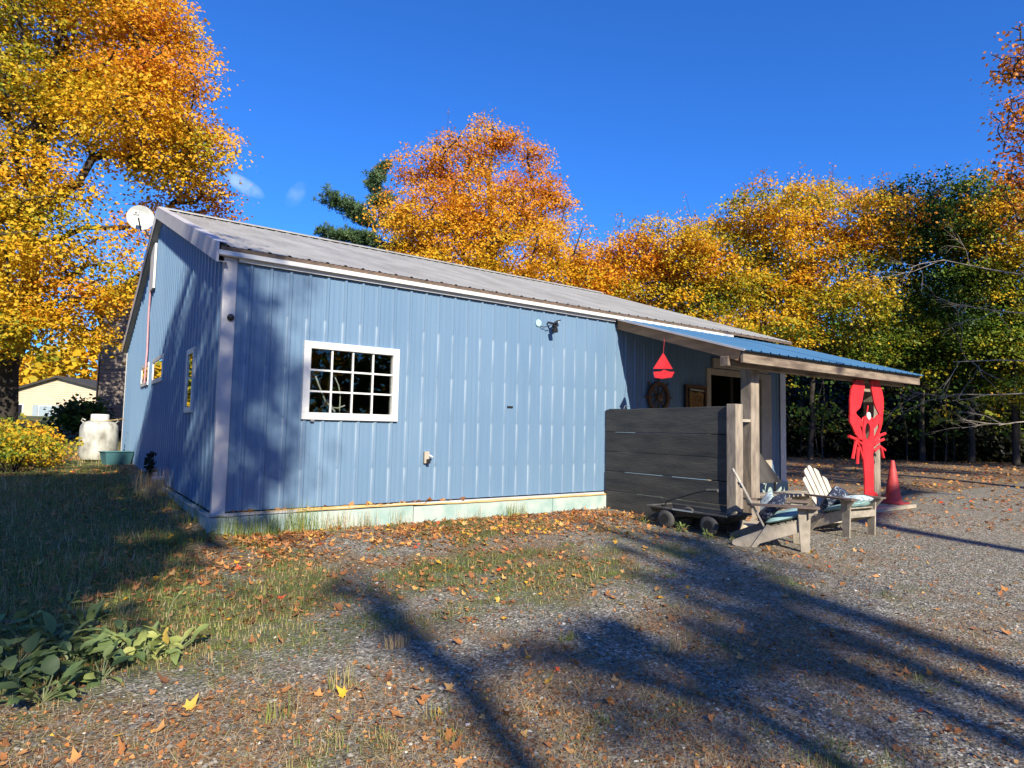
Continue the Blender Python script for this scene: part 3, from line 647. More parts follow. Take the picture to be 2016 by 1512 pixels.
for zz in (0.27, 0.60, 1.04): MB().box(-.13, -.0135, zz, .17, -.0121, zz + .006).build('tail_line', MAT['cone'], lb)
for x0_, x1_, z0_, z1_ in ((-.50, -.46, 1.66, 2.06), (-.40, -.30, 1.70, 2.10), (.27, .40, 1.78, 2.12), (.40, .50, 1.74, 2.10)):
    MB().tube([(x0_, -.0185, z0_), (x1_, -.0185, z1_)], .004, 4).build('claw_line', MAT['cone'], lb)
MB().box(-0.20, .017, 1.98, 0.50, .06, 2.03).build('batten', MAT['woodx'], lb)

# traffic cone
cn = thing('traffic_cone', (11.17, -2.22, -0.245), 'faded red traffic cone at the end of the porch slab', 'traffic cone')
m_ = MB(); b = 0.2
m_.box(-.205, -.205, 0, .205, .205, .03); m_.build('base', MAT['cone'], cn, bevel=0.012)
MB().lathe([(0.165, 0.03), (0.150, 0.055), (0.142, 0.06), (0.035, 0.78), (0.03, 0.79), (0.022, 0.785)], 28).build('shaft', MAT['cone'], cn, smooth=True)

# pyramid fire pit and pumpkin
fpit = thing('fire_pit', (8.98, -0.74, -0.245), 'dark iron fire pit with sloping hood behind the near porch post', 'fire pit')
m_ = MB(); h0 = 0.36
v = [(-.36, -.36, h0), (.36, -.36, h0), (.36, .36, h0), (-.36, .36, h0), (-.36, -.36, h0+.03), (.36, -.36, h0+.03), (.36, .36, h0+.03), (-.36, .36, h0+.03), (-.08, -.08, .93), (.08, -.08, .93), (.08, .08, .93), (-.08, .08, .93)]
m_.add(v, [(0,3,2,1),(0,1,5,4),(1,2,6,5),(2,3,7,6),(3,0,4,7),(4,5,9,8),(5,6,10,9),(6,7,11,10),(7,4,8,11),(8,9,10,11)]); m_.build('hood', MAT['iron'], fpit)
for sx in (-1, 1):
    for sy in (-1, 1): MB().box(sx*.29-.015, sy*.29-.015, 0, sx*.29+.015, sy*.29+.015, h0).build('leg', MAT['iron'], fpit)
MB().box(-.31, -.31, .05, .31, .31, .09).build('grate', MAT['iron'], fpit)
pk = MB(); n = 24; v = []; f = []
for i in range(9):
    ph = math.pi * i / 8
    for j in range(n):
        a = 2 * math.pi * j / n; r = .10 * (1 + .06 * math.cos(a * 8)) * math.sin(ph) + .001; v.append((r * math.cos(a), r * math.sin(a), .08 - .08 * math.cos(ph) * (1 - .15 * math.sin(ph))))
for i in range(8):
    for j in range(n): f.append((i*n+j, i*n+(j+1) % n, (i+1)*n+(j+1) % n, (i+1)*n+j))
pk.add(v, f); pt = thing('pumpkin', (8.95, -1.22, -0.245), 'small cream pumpkin on the slab in front of the fire pit', 'pumpkin')
pk.build('pumpkin_body', MAT['pumpkin'], pt, smooth=True); MB().tube([(0, 0, .155), (.01, 0, .19)], [.012, .008], 6).build('stem', MAT['brown'], pt)

# ------------------------------------------------------------------ adirondack chairs
def rot_xy(a, b): return Matrix.Rotation(math.atan2(b, a) - math.pi / 2, 4, 'Z')
def pillow(w_, d_, h_, n=14):
    v = []; f = []
    for s_ in (1, -1):
        for i in range(n + 1):
            for j in range(n + 1):
                a = -1 + 2 * i / n; b = -1 + 2 * j / n
                k = (max(0, 1 - abs(a) ** 3.2) ** .6) * (max(0, 1 - abs(b) ** 3.2) ** .6)
                v.append((a * w_ / 2 * (1 - .05 * b * b), b * d_ / 2 * (1 - .05 * a * a), s_ * h_ / 2 * k + .006 * math.sin(5 * a + 3 * b)))
    N = (n + 1) ** 2
    for s_ in (0, 1):
        for i in range(n):
            for j in range(n):
                q = s_ * N + i * (n + 1) + j; f.append((q, q + 1, q + n + 2, q + n + 1))
    return MB().add(v, f)
def chair(loc, face, label):
    ch = thing('adirondack_chair', loc, label, 'chair', 'adirondack chairs beside the porch', rz=math.atan2(face[1], face[0]) - math.pi / 2)
    for s_ in (-1, 1):
        x = s_ * .295
        MB().add([(x-.0125, .02, 0), (x+.0125, .02, 0), (x+.0125, -.075, 0), (x-.0125, -.075, 0), (x-.0125, .04, .515), (x+.0125, .04, .515), (x+.0125, -.105, .515), (x-.0125, -.105, .515)],
                 [(0,3,2,1),(4,5,6,7),(0,1,5,4),(1,2,6,5),(2,3,7,6),(3,0,4,7)]).build('front_leg', MAT['chair'], ch, bevel=.004)
        x = s_ * .265
        pl = [(.0, .37), (.0, .25), (-.10, .22), (-.70, -.0), (-.78, 0.0), (-.83, .05), (-.82, .09), (-.42, .26), (-.10, .36)]
        Mz = Matrix(((0, 1, 0, x), (1, 0, 0, 0), (0, 0, 1, 0), (0, 0, 0, 1)))
        MB().prism(pl, -.0125, .0125, M_=Mz).build('side_rail', MAT['chair'], ch)
        MB().prism([(-.62, .02), (-.56, .02), (-.36, .27), (-.44, .30)], .0126, .034, M_=Matrix(((0, s_, 0, s_ * .265), (1, 0, 0, 0), (0, 0, 1, 0), (0, 0, 0, 1)))).build('leg_brace', MAT['chair'], ch)
        x = s_ * .335
        pa = [(x-.07, .12), (x+.075, .12), (x+.085, .02), (x+.05, -.30), (x+.035, -.62), (x-.035, -.66), (x-.06, -.30), (x-.085, 0)]
        MB().prism(pa, 0, .024, M_=Matrix(((1, 0, 0, 0), (0, 0, 1, 0), (0, 1, 0, .516), (0, 0, 0, 1)))).build('armrest', MAT['arm'], ch)
        MB().prism([(-.02, .38), (-.02, .515), (.09, .515)], -.012, .012, M_=Matrix(((0, 1, 0, s_ * .3205), (1, 0, 0, .03), (0, 0, 1, 0), (0, 0, 0, 1)))).build('arm_bracket', MAT['chair'], ch)
    for k in range(6):
        y = -.03 - .078 * k; z = .385 - .027 * k
        b_ = MB(); b_.box(-.282, -.034, -.009, .282, .034, .009, Matrix.Translation((0, y, z)) @ Matrix.Rotation(math.radians(19), 4, 'X')); b_.build('seat_slat', MAT['chair'], ch, bevel=.003)
    b_ = MB(); b_.box(-.285, .012, .27, .285, .034, .36); b_.build('front_apron', MAT['chair'], ch, bevel=.003)
    tilt = math.radians(27)
    Mb = Matrix.Translation((0, -.44, .22)) @ Matrix.Rotation(tilt, 4, 'X')
    for k in range(-2, 3):
        top = (.80, .755, .62)[abs(k)]; wd = .092
        x = k * .098; sp = k * .014; lean = k * .022
        pl = [(x - wd/2 * .92, -.10), (x + wd/2 * .92, -.10), (x + lean + wd/2, top - .05)]
        if k == 0: pl += [(x + wd*.35, top - .012), (x, top), (x - wd*.35, top - .012)]
        elif k > 0: pl += [(x + lean + wd*.35, top - .035), (x + lean, top - .008), (x + lean - wd*.4, top + .004)]
        else: pl += [(x + lean + wd*.4, top + .004), (x + lean, top - .008), (x + lean - wd*.35, top - .035)]
        pl += [(x + lean - wd/2, top - .05)]
        MB().prism(pl, -.009, .009, M_=Mb).build('back_slat', MAT['chair_pale'], ch)
    b_ = MB(); b_.box(-.33, -.035, .30, .33, -.0105, .36, Mb); b_.build('back_rail', MAT['chair'], ch)
    b_ = MB(); b_.box(-.24, -.033, .56, .24, -.0105, .60, Mb); b_.build('back_rail', MAT['chair'], ch)
    return ch, Mb
LA = Vector((5.94, -3.46, 0)); LB = Vector((7.70, -3.30, 0))
for LOC, face, lab, cu in ((LA, (.62, -.79), 'weathered adirondack chair seen side on nearest the black wagon', 'near'), (LB, (-.10, -.99), 'weathered adirondack chair facing the yard with fanned pale back slats', 'far')):
    LOC.z = g1(LOC.x, LOC.y) - .004
    ch, Mb = chair(LOC, face, lab)
    Wm = Matrix.Translation(LOC) @ Matrix.Rotation(ch.rotation_euler.z, 4, 'Z')
    who = 'side on chair near the wagon' if cu == 'near' else 'front facing chair with fanned back'
    c = pillow(.52, .50, .09); o = c.build('seat_cushion', MAT['aqua'], smooth=True)
    o.matrix_world = Wm @ Matrix.Translation((0, -.21, .385)) @ Matrix.Rotation(math.radians(19), 4, 'X')
    tag(o, 'flat aqua seat cushion lying on the ' + who, 'cushion', 'chair cushions')
    c = pillow(.42, .40, .13); o = c.build('throw_pillow', MAT['navy'], smooth=True)
    o.matrix_world = Wm @ Matrix.Translation((.05, -.36, .47)) @ Matrix.Rotation(math.radians(50 if cu == 'near' else 62), 4, 'X') @ Matrix.Rotation(.3, 4, 'Z')
    tag(o, 'navy patterned throw pillow leaning in the ' + who, 'pillow', 'throw pillows')
    c = pillow(.44, .30, .11); o = c.build('throw_pillow', MAT['pale_fabric'], smooth=True)
    if cu == 'near': o.matrix_world = Wm @ Matrix.Translation((-.14, -.40, .53)) @ Matrix.Rotation(math.radians(60), 4, 'X') @ Matrix.Rotation(-.2, 4, 'Z') @ Matrix.Scale(.82, 4)
    else: o.matrix_world = Wm @ Matrix.Translation((-.06, -.10, .50)) @ Matrix.Rotation(math.radians(8), 4, 'X')
    tag(o, 'pale blue patterned pillow on the ' + who, 'pillow', 'throw pillows')

# low timber bench edge and loose stock on the slab
pl_ = thing('plank_bench', (8.0, -1.95, -0.245), 'low bench of weathered planks on the slab between the chairs', 'bench')
MB().box(-.75, -.22, .26, .75, -.02, .30).build('plank', MAT['chair'], pl_, bevel=.005); MB().box(-.75, .0, .26, .75, .2, .30).build('plank', MAT['chair'], pl_, bevel=.005)
for sx in (-.6, .6): MB().box(sx-.04, -.2, 0, sx+.04, .18, .259).build('leg', MAT['chair'], pl_, bevel=.005)
tb = MB(); tb.box(-.9, -.04, 0, .9, .04, .07, Matrix.Translation((9.9, -0.6, -0.245)) @ Matrix.Rotation(.1, 4, 'Z'))
tag(tb.build('timber', MAT['arm'], bevel=.005), 'dark brown timber lying on the slab beside the fire pit', 'timber')
sk = MB(); sk.box(-.22, -.1, -.03, .22, .1, .07, Matrix.Translation((6.12, -2.62, g1(6.12, -2.62))) @ Matrix.Rotation(.12, 4, 'Z'))
tag(sk.build('paving_block', MAT['slab'], bevel=.01), 'pale concrete step block in front of the screen post', 'step')

# ------------------------------------------------------------------ wagon
wg = thing('garden_wagon', (5.70, -2.08, g1(5.6, -2.1)), 'black four wheeled garden wagon parked against the dark board screen', 'wagon')
v0 = .20; v1 = .275
m_ = MB(); lw, ll = .22, .60
for a in ((-lw, -ll, lw, ll, v0, v0+.02),): m_.box(a[0], a[1], a[4], a[2], a[3], a[5])
m_.add([(-lw,-ll,v0),(lw,-ll,v0),(lw,ll,v0),(-lw,ll,v0),(-lw-.03,-ll-.03,v1),(lw+.03,-ll-.03,v1),(lw+.03,ll+.03,v1),(-lw-.03,ll+.03,v1)], [(0,1,5,4),(1,2,6,5),(2,3,7,6),(3,0,4,7)])
m_.build('tray', MAT['black'], wg)
m_ = MB(); e = .02
for a in ((-lw-.055, -ll-.065, lw+.055, -ll-.03), (-lw-.055, ll+.03, lw+.055, ll+.065), (-lw-.055, -ll-.03, -lw-.02, ll+.03), (lw+.02, -ll-.03, lw+.055, ll+.03)): m_.box(a[0], a[1], v1-.012, a[2], a[3], v1+.014)
m_.build('rim', MAT['rubber'], wg, bevel=.005)
for sy in (-.38, .33):
    MB().tube([(-.24, sy, .115), (.24, sy, .115)], .012, 6).build('axle', MAT['iron'], wg)
    for sx in (-1, 1):
        Mw = Matrix.Translation((sx * .235 - .035, sy, .133)) @ Matrix.Rotation(math.pi / 2, 4, 'Y')
        wh = MB().lathe([(.07, .0), (.11, .0), (.130, .015), (.135, .035), (.130, .055), (.11, .07), (.07, .07)], 24, Mw).build('wheel', MAT['rubber'], wg, smooth=True)
        MB().lathe([(.066, -.004), (.066, .074)], 16, Mw).build('rim', MAT['black'], wh)
m_ = MB(); m_.tube([(0, .60, .20), (-.01, .52, .34), (.03, .05, .50), (.05, -.12, .545)], .011, 8); m_.build('handle', MAT['black'], wg, smooth=True)
m_ = MB(); m_.tube([(.05, -.12, .545), (.05, -.30, .56)], .022, 8); m_.build('grip', MAT['rubber'], wg, smooth=True)
m_ = MB(); m_.box(-lw-.0575, -.15, v1-.006, -lw-.0555, .2, v1+.008); m_.build('sticker', MAT['shutter'], wg)

# ------------------------------------------------------------------ left side: tank, tub
tk = thing('propane_tank', (-0.62, 9.95, g1(-.62, 9.95)), 'tall white stained propane tank beside the gable wall', 'propane tank')
MB().lathe([(.20, .0), (.33, .05), (.375, .14), (.385, .25), (.385, .72), (.37, .82), (.31, .90), (.20, .935)], 32).build('vessel', MAT['tank'], tk, smooth=True)
MB().lathe([(.185, .92), (.185, 1.07), (.17, 1.09), (.16, 1.07), (.16, .925)], 28).build('collar', MAT['white'], tk, smooth=True)
for sx in (-1, 1): MB().tube([(sx*.30, 0, .88), (sx*.36, 0, .93), (sx*.34, 0, .98), (sx*.28, 0, .95)], .014, 6).build('lifting_lug', MAT['tank'], tk)
MB().tube([(-.2, -.2, .97), (0, -.27, .93), (.25, -.2, .96), (.45, .0, .99), (.52, .1, .95)], .008, 6).build('gas_line', MAT['hose'], tk, smooth=True)
MB().lathe([(.21, -.03), (.21, .02)], 24).build('foot_ring', MAT['tank'], tk)
tu = thing('plastic_tub', (-.33, 8.75, g1(-.4, 8.7) - .03), 'teal rectangular plastic tub by the white propane tank', 'tub', rz=.25)
m_ = MB(); v = []
for z, a, b in ((0, .22, .15), (.32, .275, .20), (.325, .295, .22), (.34, .295, .22), (.34, .265, .19), (.03, .21, .14)): v += [(-a, -b, z), (a, -b, z), (a, b, z), (-a, b, z)]
f = []
for i in range(5):
    for j in range(4): f.append((4*i+j, 4*i+(j+1) % 4, 4*i+4+(j+1) % 4, 4*i+4+j))
m_.add(v, f + [(0, 1, 2, 3), (20, 21, 22, 23)]); m_.build('tub_body', MAT['tub'], tu, bevel=.008)
bxg = thing('planter_box', (-2.35, 17.4, g1(-2.3, 17.4)), 'weathered grey wooden box on the lawn near the big maple', 'box')
MB().box(-.75, -.3, 0, .75, .3, .42).build('box_body', MAT['stone'], bxg, bevel=.02); MB().box(-.8, -.34, .421, .8, .34, .46).build('lid', MAT['stone'], bxg)

# ------------------------------------------------------------------ houses behind
def hvec(a, b):
    a = Vector(a); b = Vector(b); return a, (b - a).normalized(), (b - a).length
ch_ = thing('cream_house', (0, 0, 0), 'small cream clapboard house with shuttered window far behind the lawn', 'house')
A, dx, ln = hvec((-5.1, 56.6, .55), (3.6, 50.4, .55)); nn = Vector((dx.y, -dx.x, 0))   # towards camera
def cpt(u, z, o=0.0): q = A + dx * u + nn * o; return (q.x, q.y, z)
m_ = MB()
k_ = 22; zb, ze_, zp = .4, 2.75, 4.2; uc = 4.6
outline = [(0, zb), (ln, zb), (ln, ze_), (uc, zp), (0, ze_)]
m_.add([cpt(u, z) for u, z in outline] + [cpt(u, z, -7) for u, z in outline], [(0,1,2,3,4),(5,6,7,8,9),(0,1,6,5),(1,2,7,6),(4,0,5,9)])
for j in range(1, 22):
    z = zb + j * .17
    half = min(1.0, max(0.0, (zp - z) / (zp - ze_)));  u0 = uc - uc * half; u1 = uc + (ln - uc) * half
    if u1 - u0 > .3: m_.add([cpt(u0+.02, z, .025), cpt(u1-.02, z, .025), cpt(u1-.02, z+.15, .002), cpt(u0+.02, z+.15, .002)], [(0,1,2,3)])
m_.build('wall', MAT['cream'], ch_)
m_ = MB()
for (ua, ub) in ((0 - .4, uc), (ln + .4, uc)):
    za = ze_ - .12; m_.add([cpt(ua, za, .35), cpt(ub, zp+.03, .35), cpt(ub, zp+.03, -7.3), cpt(ua, za, -7.3), cpt(ua, za+.16, .35), cpt(ub, zp+.19, .35), cpt(ub, zp+.19, -7.3), cpt(ua, za+.16, -7.3)], [(0,1,2,3),(4,5,6,7),(0,1,5,4),(0,3,7,4)])
m_.build('roof', MAT['darkroof'], ch_)
def panel(name, mat, par, u0, u1, z0, z1, o0, o1):
    m_ = MB(); m_.add([cpt(u0, z0, o0), cpt(u1, z0, o0), cpt(u1, z1, o0), cpt(u0, z1, o0), cpt(u0, z0, o1), cpt(u1, z0, o1), cpt(u1, z1, o1), cpt(u0, z1, o1)], [(0,1,2,3),(4,5,6,7),(0,1,5,4),(1,2,6,5),(2,3,7,6),(3,0,4,7)])
    return m_.build(name, MAT[mat], par)
wf = panel('window', 'white', ch_, 3.15, 4.35, 1.05, 2.05, .01, .06); panel('pane', 'shutter', wf, 3.22, 4.28, 1.12, 1.98, .061, .066)
for u in (2.7, 4.4): panel('shutter', 'shutter', ch_, u, u + .42, 1.05, 2.05, .03, .07)
panel('door', 'black', ch_, .95, 1.85, .5, 2.05, .03, .06); panel('door_frame', 'white', ch_, .85, 1.95, .45, 2.12, .005, .028)
wf = panel('window', 'white', ch_, 6.6, 7.6, 1.05, 2.05, .01, .06); panel('pane', 'shutter', wf, 6.67, 7.53, 1.12, 1.98, .061, .066)
panel('downspout', 'white', ch_, 6.2, 6.28, .5, 2.9, .03, .08)

gh = thing('shingled_house', (0, 0, 0), 'old weathered grey clapboard house partly hidden behind the gable wall', 'house')
A, dx, ln = hvec((-0.25, 19.6, .7), (7.1, 18.9, .7)); nn = Vector((dx.y, -dx.x, 0))
m_ = MB(); zb, ze_, zp, uc = .6, 5.3, 8.9, 3.7
outline = [(0, zb), (ln, zb), (ln, ze_), (uc, zp), (0, ze_)]
m_.add([cpt(u, z) for u, z in outline] + [cpt(u, z, -9) for u, z in outline], [(0,1,2,3,4),(5,6,7,8,9),(0,1,6,5),(1,2,7,6),(4,0,5,9)])
z = zb
while z < zp - .3:
    half = min(1.0, max(0.0, (zp - z - .1) / (zp - ze_))); u0 = uc - uc * half; u1 = uc + (ln - uc) * half
    m_.add([cpt(u0, z, .03), cpt(u1, z, .03), cpt(u1, z+.125, .003), cpt(u0, z+.125, .003)], [(0,1,2,3)])
    q0 = cpt(0, z); q1 = cpt(0, z, -9)
    if z < ze_: m_.add([(q0[0]-.03, q0[1], z), (q1[0]-.03, q1[1], z), (q1[0]-.003, q1[1], z+.125), (q0[0]-.003, q0[1], z+.125)], [(0,1,2,3)])
    z += .14
m_.build('wall', MAT['shingle'], gh)
m_ = MB()
for (ua, ub) in ((-.35, uc), (ln + .35, uc)):
    za = ze_ - .3; m_.add([cpt(ua, za, .3), cpt(ub, zp+.03, .3), cpt(ub, zp+.03, -9.3), cpt(ua, za, -9.3), cpt(ua, za+.14, .3), cpt(ub, zp+.17, .3), cpt(ub, zp+.17, -9.3), cpt(ua, za+.14, -9.3)], [(0,1,2,3),(4,5,6,7),(0,1,5,4),(0,3,7,4)])
m_.build('roof', MAT['darkroof'], gh)
for y_ in (.6, 2.4):   # windows on the narrow left side
    m_ = MB(); q = A - nn * y_
    m_.box(q.x - .06, q.y, 1.7, q.x - .005, q.y + .9, 3.5); wf = m_.build('window', MAT['brown'], gh)
    MB().box(q.x - .07, q.y + .1, 1.8, q.x - .061, q.y + .8, 3.4).build('pane', MAT['black'], wf)


rb = thing('red_roofed_building', (0, 0, 0), 'low white building with red roof glimpsed through the trees at far right', 'building')
A, dx, ln = hvec((50.5, 9.5, .2), (54, -2, .2)); nn = Vector((-abs(dx.y), dx.x, 0))
m_ = MB(); m_.add([cpt(0, -.3), cpt(ln, -.3), cpt(ln, 3.4), cpt(0, 3.4), cpt(0, -.3, -6), cpt(ln, -.3, -6), cpt(ln, 3.4, -6), cpt(0, 3.4, -6)], [(0,1,2,3),(4,5,6,7),(0,1,5,4),(1,2,6,5),(3,0,4,7)]); m_.build('wall', MAT['white'], rb)
m_ = MB(); m_.add([cpt(-.3, 3.3, .4), cpt(ln+.3, 3.3, .4), cpt(ln+.3, 5.2, -3), cpt(-.3, 5.2, -3), cpt(-.3, 3.3, -6.4), cpt(ln+.3, 3.3, -6.4)], [(0,1,2,3),(3,2,5,4)]); m_.build('roof', MAT['red'], rb)

# ------------------------------------------------------------------ foliage
DG = (0.022, 0.05, 0.012); MG_ = (0.08, 0.17, 0.022); YG = (0.24, 0.27, 0.022); YE = (0.72, 0.46, 0.022); OY = (0.72, 0.335, 0.018); OR = (0.64, 0.21, 0.018); RU = (0.32, 0.09, 0.02)
MAT['maple'] = leafmat('maple_leaves', [(0.0, DG), (0.18, MG_), (0.36, YG), (0.54, YE), (0.72, OY), (0.88, OR), (1.0, RU)], 0.38)
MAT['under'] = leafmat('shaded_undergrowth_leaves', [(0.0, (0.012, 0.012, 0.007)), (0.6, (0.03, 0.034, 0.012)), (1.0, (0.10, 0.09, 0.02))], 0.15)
MAT['needle'] = leafmat('pine_needles', [(0.0, (0.03, 0.06, 0.03)), (0.6, (0.07, 0.13, 0.05)), (1.0, (0.13, 0.19, 0.07))], 0.1)
MAT['litter'] = leafmat('fallen_leaf_skin', [(0.0, (0.14, 0.070, 0.036)), (0.3, (0.34, 0.14, 0.050)), (0.6, (0.54, 0.24, 0.075)), (0.8, (0.64, 0.37, 0.13)), (0.93, (0.70, 0.42, 0.03)), (1.0, (0.60, 0.09, 0.03))], 0.15)
MAT['grass'] = leafmat('grass_blades', [(0.0, (0.045, 0.08, 0.018)), (0.4, (0.14, 0.21, 0.045)), (0.65, (0.30, 0.34, 0.08)), (0.8, (0.46, 0.33, 0.17)), (1.0, (0.62, 0.46, 0.28))], 0.25)
MAT['stones'] = leafmat('gravel_chips', [(0.0, (0.05, 0.048, 0.045)), (0.45, (0.185, 0.172, 0.145)), (0.8, (0.37, 0.345, 0.285)), (1.0, (0.78, 0.74, 0.64))], 0.0, 0.8)
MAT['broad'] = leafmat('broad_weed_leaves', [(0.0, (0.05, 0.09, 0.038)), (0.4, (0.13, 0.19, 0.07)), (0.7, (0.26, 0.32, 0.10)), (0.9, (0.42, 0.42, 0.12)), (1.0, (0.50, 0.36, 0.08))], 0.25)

def crown_points(lobes, ncl, r_, shell=0.5, flat=0.8):
    lob = np.array(lobes); wgt = lob[:, 3] ** 2.3; wgt /= wgt.sum()
    idx = r_.choice(len(lob), ncl, p=wgt)
    d = unit(r_.normal(size=(ncl, 3))); rad = (shell + (1.12 - shell) * r_.random(ncl) ** 0.7)
    C_ = lob[idx, :3] + d * rad[:, None] * lob[idx, 3:4] * np.array([1, 1, flat])
    return C_, d, idx
def leaves(C_, out, per, spread, size, hue, r_, droop=0.35, flatc=0.45):
    n = len(C_); per_ = np.maximum(1, r_.poisson(per, n)); ci = np.repeat(np.arange(n), per_); N = len(ci)
    off = r_.normal(size=(N, 3)) * spread * np.array([1, 1, flatc])
    side = out[ci]; hd = np.hypot(off[:, 0], off[:, 1]); off[:, 2] -= droop * hd * hd / max(spread, 1e-3) * 0.5
    P = C_[ci] + off
    d = unit(off * np.array([1, 1, .3]) + r_.normal(size=(N, 3)) * spread * .5 + np.array([0, 0, -spread * .5]) + side * spread * .3)
    nr = unit(r_.normal(size=(N, 3)) * 0.46 + r_.normal(size=(n, 3))[ci] * 0.25 + np.array([-0.05, -0.50, 0.72]))
    s_ = size * r_.uniform(.5, 1.4, N)
    return P, d, nr, s_, np.clip(hue[ci] + r_.normal(size=N) * .055, 0, 1), ci
def skeleton(base, top, C_, tr, r_, nb=160, wob=.12, sides=6):
    """tree of limbs growing from trunk nodes to crown points"""
    base = np.array(base, float); top = np.array(top, float); Hh = top[2] - base[2]
    N_ = [base]; par = [-1]; k = 12
    for i in range(1, k + 1):
        f_ = i / k; q = base + (top - base) * f_ + np.array([r_.normal() * wob, r_.normal() * wob, 0]) * min(1, 3 * f_ * (1 - f_) + .2); N_.append(q); par.append(i - 1)
    sel = C_[r_.choice(len(C_), min(nb, len(C_)), replace=False)]
    order = np.argsort(np.hypot(sel[:, 0] - base[0], sel[:, 1] - base[1]) + .3 * np.abs(sel[:, 2] - base[2] - Hh * .5))
    start = 3
    for c_ in sel[order]:
        A_ = np.array(N_); dv = c_ - A_; dist = np.linalg.norm(dv, axis=1); pen = np.where(A_[:, 2] > c_[2] - .15 * dist, dist * 1.2, 0); cost = dist + pen; cost[:start] = 1e9
        j = int(np.argmin(cost)); a = A_[j]; L_ = dist[j]; m_ = max(2, int(L_ / .8)); last = j
        bend = r_.normal(size=3) * L_ * .08; bend[2] += L_ * .10
        for q in range(1, m_ + 1):
            f_ = q / m_; pt = a + (c_ - a) * f_ + bend * math.sin(math.pi * f_); N_.append(pt); par.append(last); last = len(N_) - 1
    n = len(N_); cnt = np.zeros(n); child = np.zeros(n, int)
    for i in range(1, n): child[par[i]] += 1
    cnt[child == 0] = 1
    for i in range(n - 1, 0, -1): cnt[par[i]] += cnt[i]
    rad = np.maximum(tr * (cnt / cnt[0]) ** 0.46, .011)
    for i in range(k + 1): rad[i] = max(rad[i], tr * (1 - .75 * i / k))
    rad[0] *= 1.35
    N_ = np.array(N_); par = np.array(par); a = np.arange(1, n); A_ = N_[par[a]]; B_ = N_[a]; d = unit(B_ - A_)
    ref = np.where(np.abs(d[:, 2:3]) > .9, np.array([[1.0, 0, 0]]), np.array([[0, 0, 1.0]])); x = unit(np.cross(d, ref)); y = np.cross(d, x)
    an = np.arange(sides) * 2 * math.pi / sides; cs = np.cos(an)[None, :, None]; sn = np.sin(an)[None, :, None]
    rb_ = rad[a]; ra = np.minimum(rad[par[a]], rb_ * 1.6)
    for i in range(k): ra[i] = rad[i]
    ring_ = x[:, None, :] * cs + y[:, None, :] * sn
    V0 = A_[:, None, :] + ring_ * ra[:, None, None]; V1 = (B_ + d * (rb_ * .3)[:, None])[:, None, :] + ring_ * rb_[:, None, None]
    V = np.concatenate([V0, V1], 1).reshape(-1, 3); nE = len(a); j = np.arange(sides); jn = (j + 1) % sides
    Fq = np.stack([j, jn, jn + sides, j + sides], 1)[None] + (np.arange(nE) * 2 * sides)[:, None, None]
    return V, Fq.reshape(-1, 4)
QF = np.array([[0, 1, 2, 3]])
def make_tree(name, label, lobes, base, top, tr, ncl, per, spread, size, huef, seed, cat='tree', group=None, nb=160, shoots=0, bark='bark', shell=.5, mat='maple', droop=.35, gap=0.0):
    r_ = np.random.default_rng(seed); root = thing(name, tuple(base), label, cat, group)
    C_, out, idx = crown_points(lobes, ncl, r_, shell)
    if gap:
        keep = fbm(C_[:, 0] + C_[:, 1] * .6, C_[:, 2], 1.1, seed) > -gap; C_, out = C_[keep], out[keep]
    hue = huef(C_, r_)
    b = np.array(base)
    V, F = skeleton(base, top, C_, tr, r_, nb); TV, TF = [V - b], [F]; ntv = len(V)
    P, d, nr, s_, hu, ci = leaves(C_, out, per, spread, size, hue, r_, droop)
    if shoots:
        zt = np.quantile(C_[:, 2], .75); tops = C_[C_[:, 2] > zt]; tops = tops[r_.choice(len(tops), min(shoots, len(tops)), replace=False)]
        SP = []; bx0 = np.array([(-.01, -.006, 0), (.01, -.006, 0), (0, .011, 0)])
        for q in tops:
            h_ = r_.uniform(.4, 1.3); e_ = q + np.array([r_.normal() * .08, r_.normal() * .08, h_]); near_ = TV[0][np.argmin(np.sum((TV[0] - (q - b)) ** 2, 1))]; TV.append(np.concatenate([bx0 + near_, bx0 * .5 + (e_ - b)])); TF.append(np.array([[0, 1, 4, 3], [1, 2, 5, 4], [2, 0, 3, 5]]) + ntv); ntv += 6
            for k in range(int(r_.integers(2, 9))): SP.append(e_ + r_.normal(size=3) * .09 - np.array([0, 0, r_.random() * .25]))
        SP = np.array(SP); m_ = len(SP)
        P = np.concatenate([P, SP]); d = np.concatenate([d, unit(r_.normal(size=(m_, 3)))]); nr = np.concatenate([nr, unit(r_.normal(size=(m_, 3)))]); s_ = np.concatenate([s_, size * .8 * np.ones(m_)]); hu = np.concatenate([hu, r_.uniform(.6, 1, m_)])
    npmesh('trunk', np.concatenate(TV), np.concatenate(TF), bark, root, smooth=True)
    V, F = scatter(QUAD, QF, P - b, d, nr, s_); npmesh('crown', V, F, mat, root, hue=hu)
    return root

LM = [(-2.7,14.4,12.3,2.4),(-1.0,13.3,11.7,2.0),(0.2,13.0,11.9,1.4),(0.9,12.6,10.4,1.4),(-0.3,12.4,9.5,1.6),(1.3,12.2,9.1,0.9),(1.2,13.0,8.0,1.0),(2.0,13.7,7.9,0.6),(-2.1,13.6,9.7,1.6),(-2.6,13.5,7.3,1.6),(-2.2,12.8,5.5,1.5),(-1.6,13.1,4.5,1.4),(-0.5,12.9,4.6,0.9),(-2.3,13.1,3.9,1.2),(-1.3,13.0,3.7,.8),(-0.6,13.1,3.6,0.5),(-4.7,16.2,8.5,2.3),(-4.3,15.0,4.0,2.0),(-4.3,15.6,12.1,2.5),(-1.8,14.7,15.0,2.3),(0.4,12.8,12.8,0.8),(-0.2,13.2,6.1,0.7),(0.7,12.3,8.6,1.0),(-3.4,14.2,6.0,1.5),(0.5,13.8,7.3,0.6),(-0.7,13.5,13.5,1.8)]
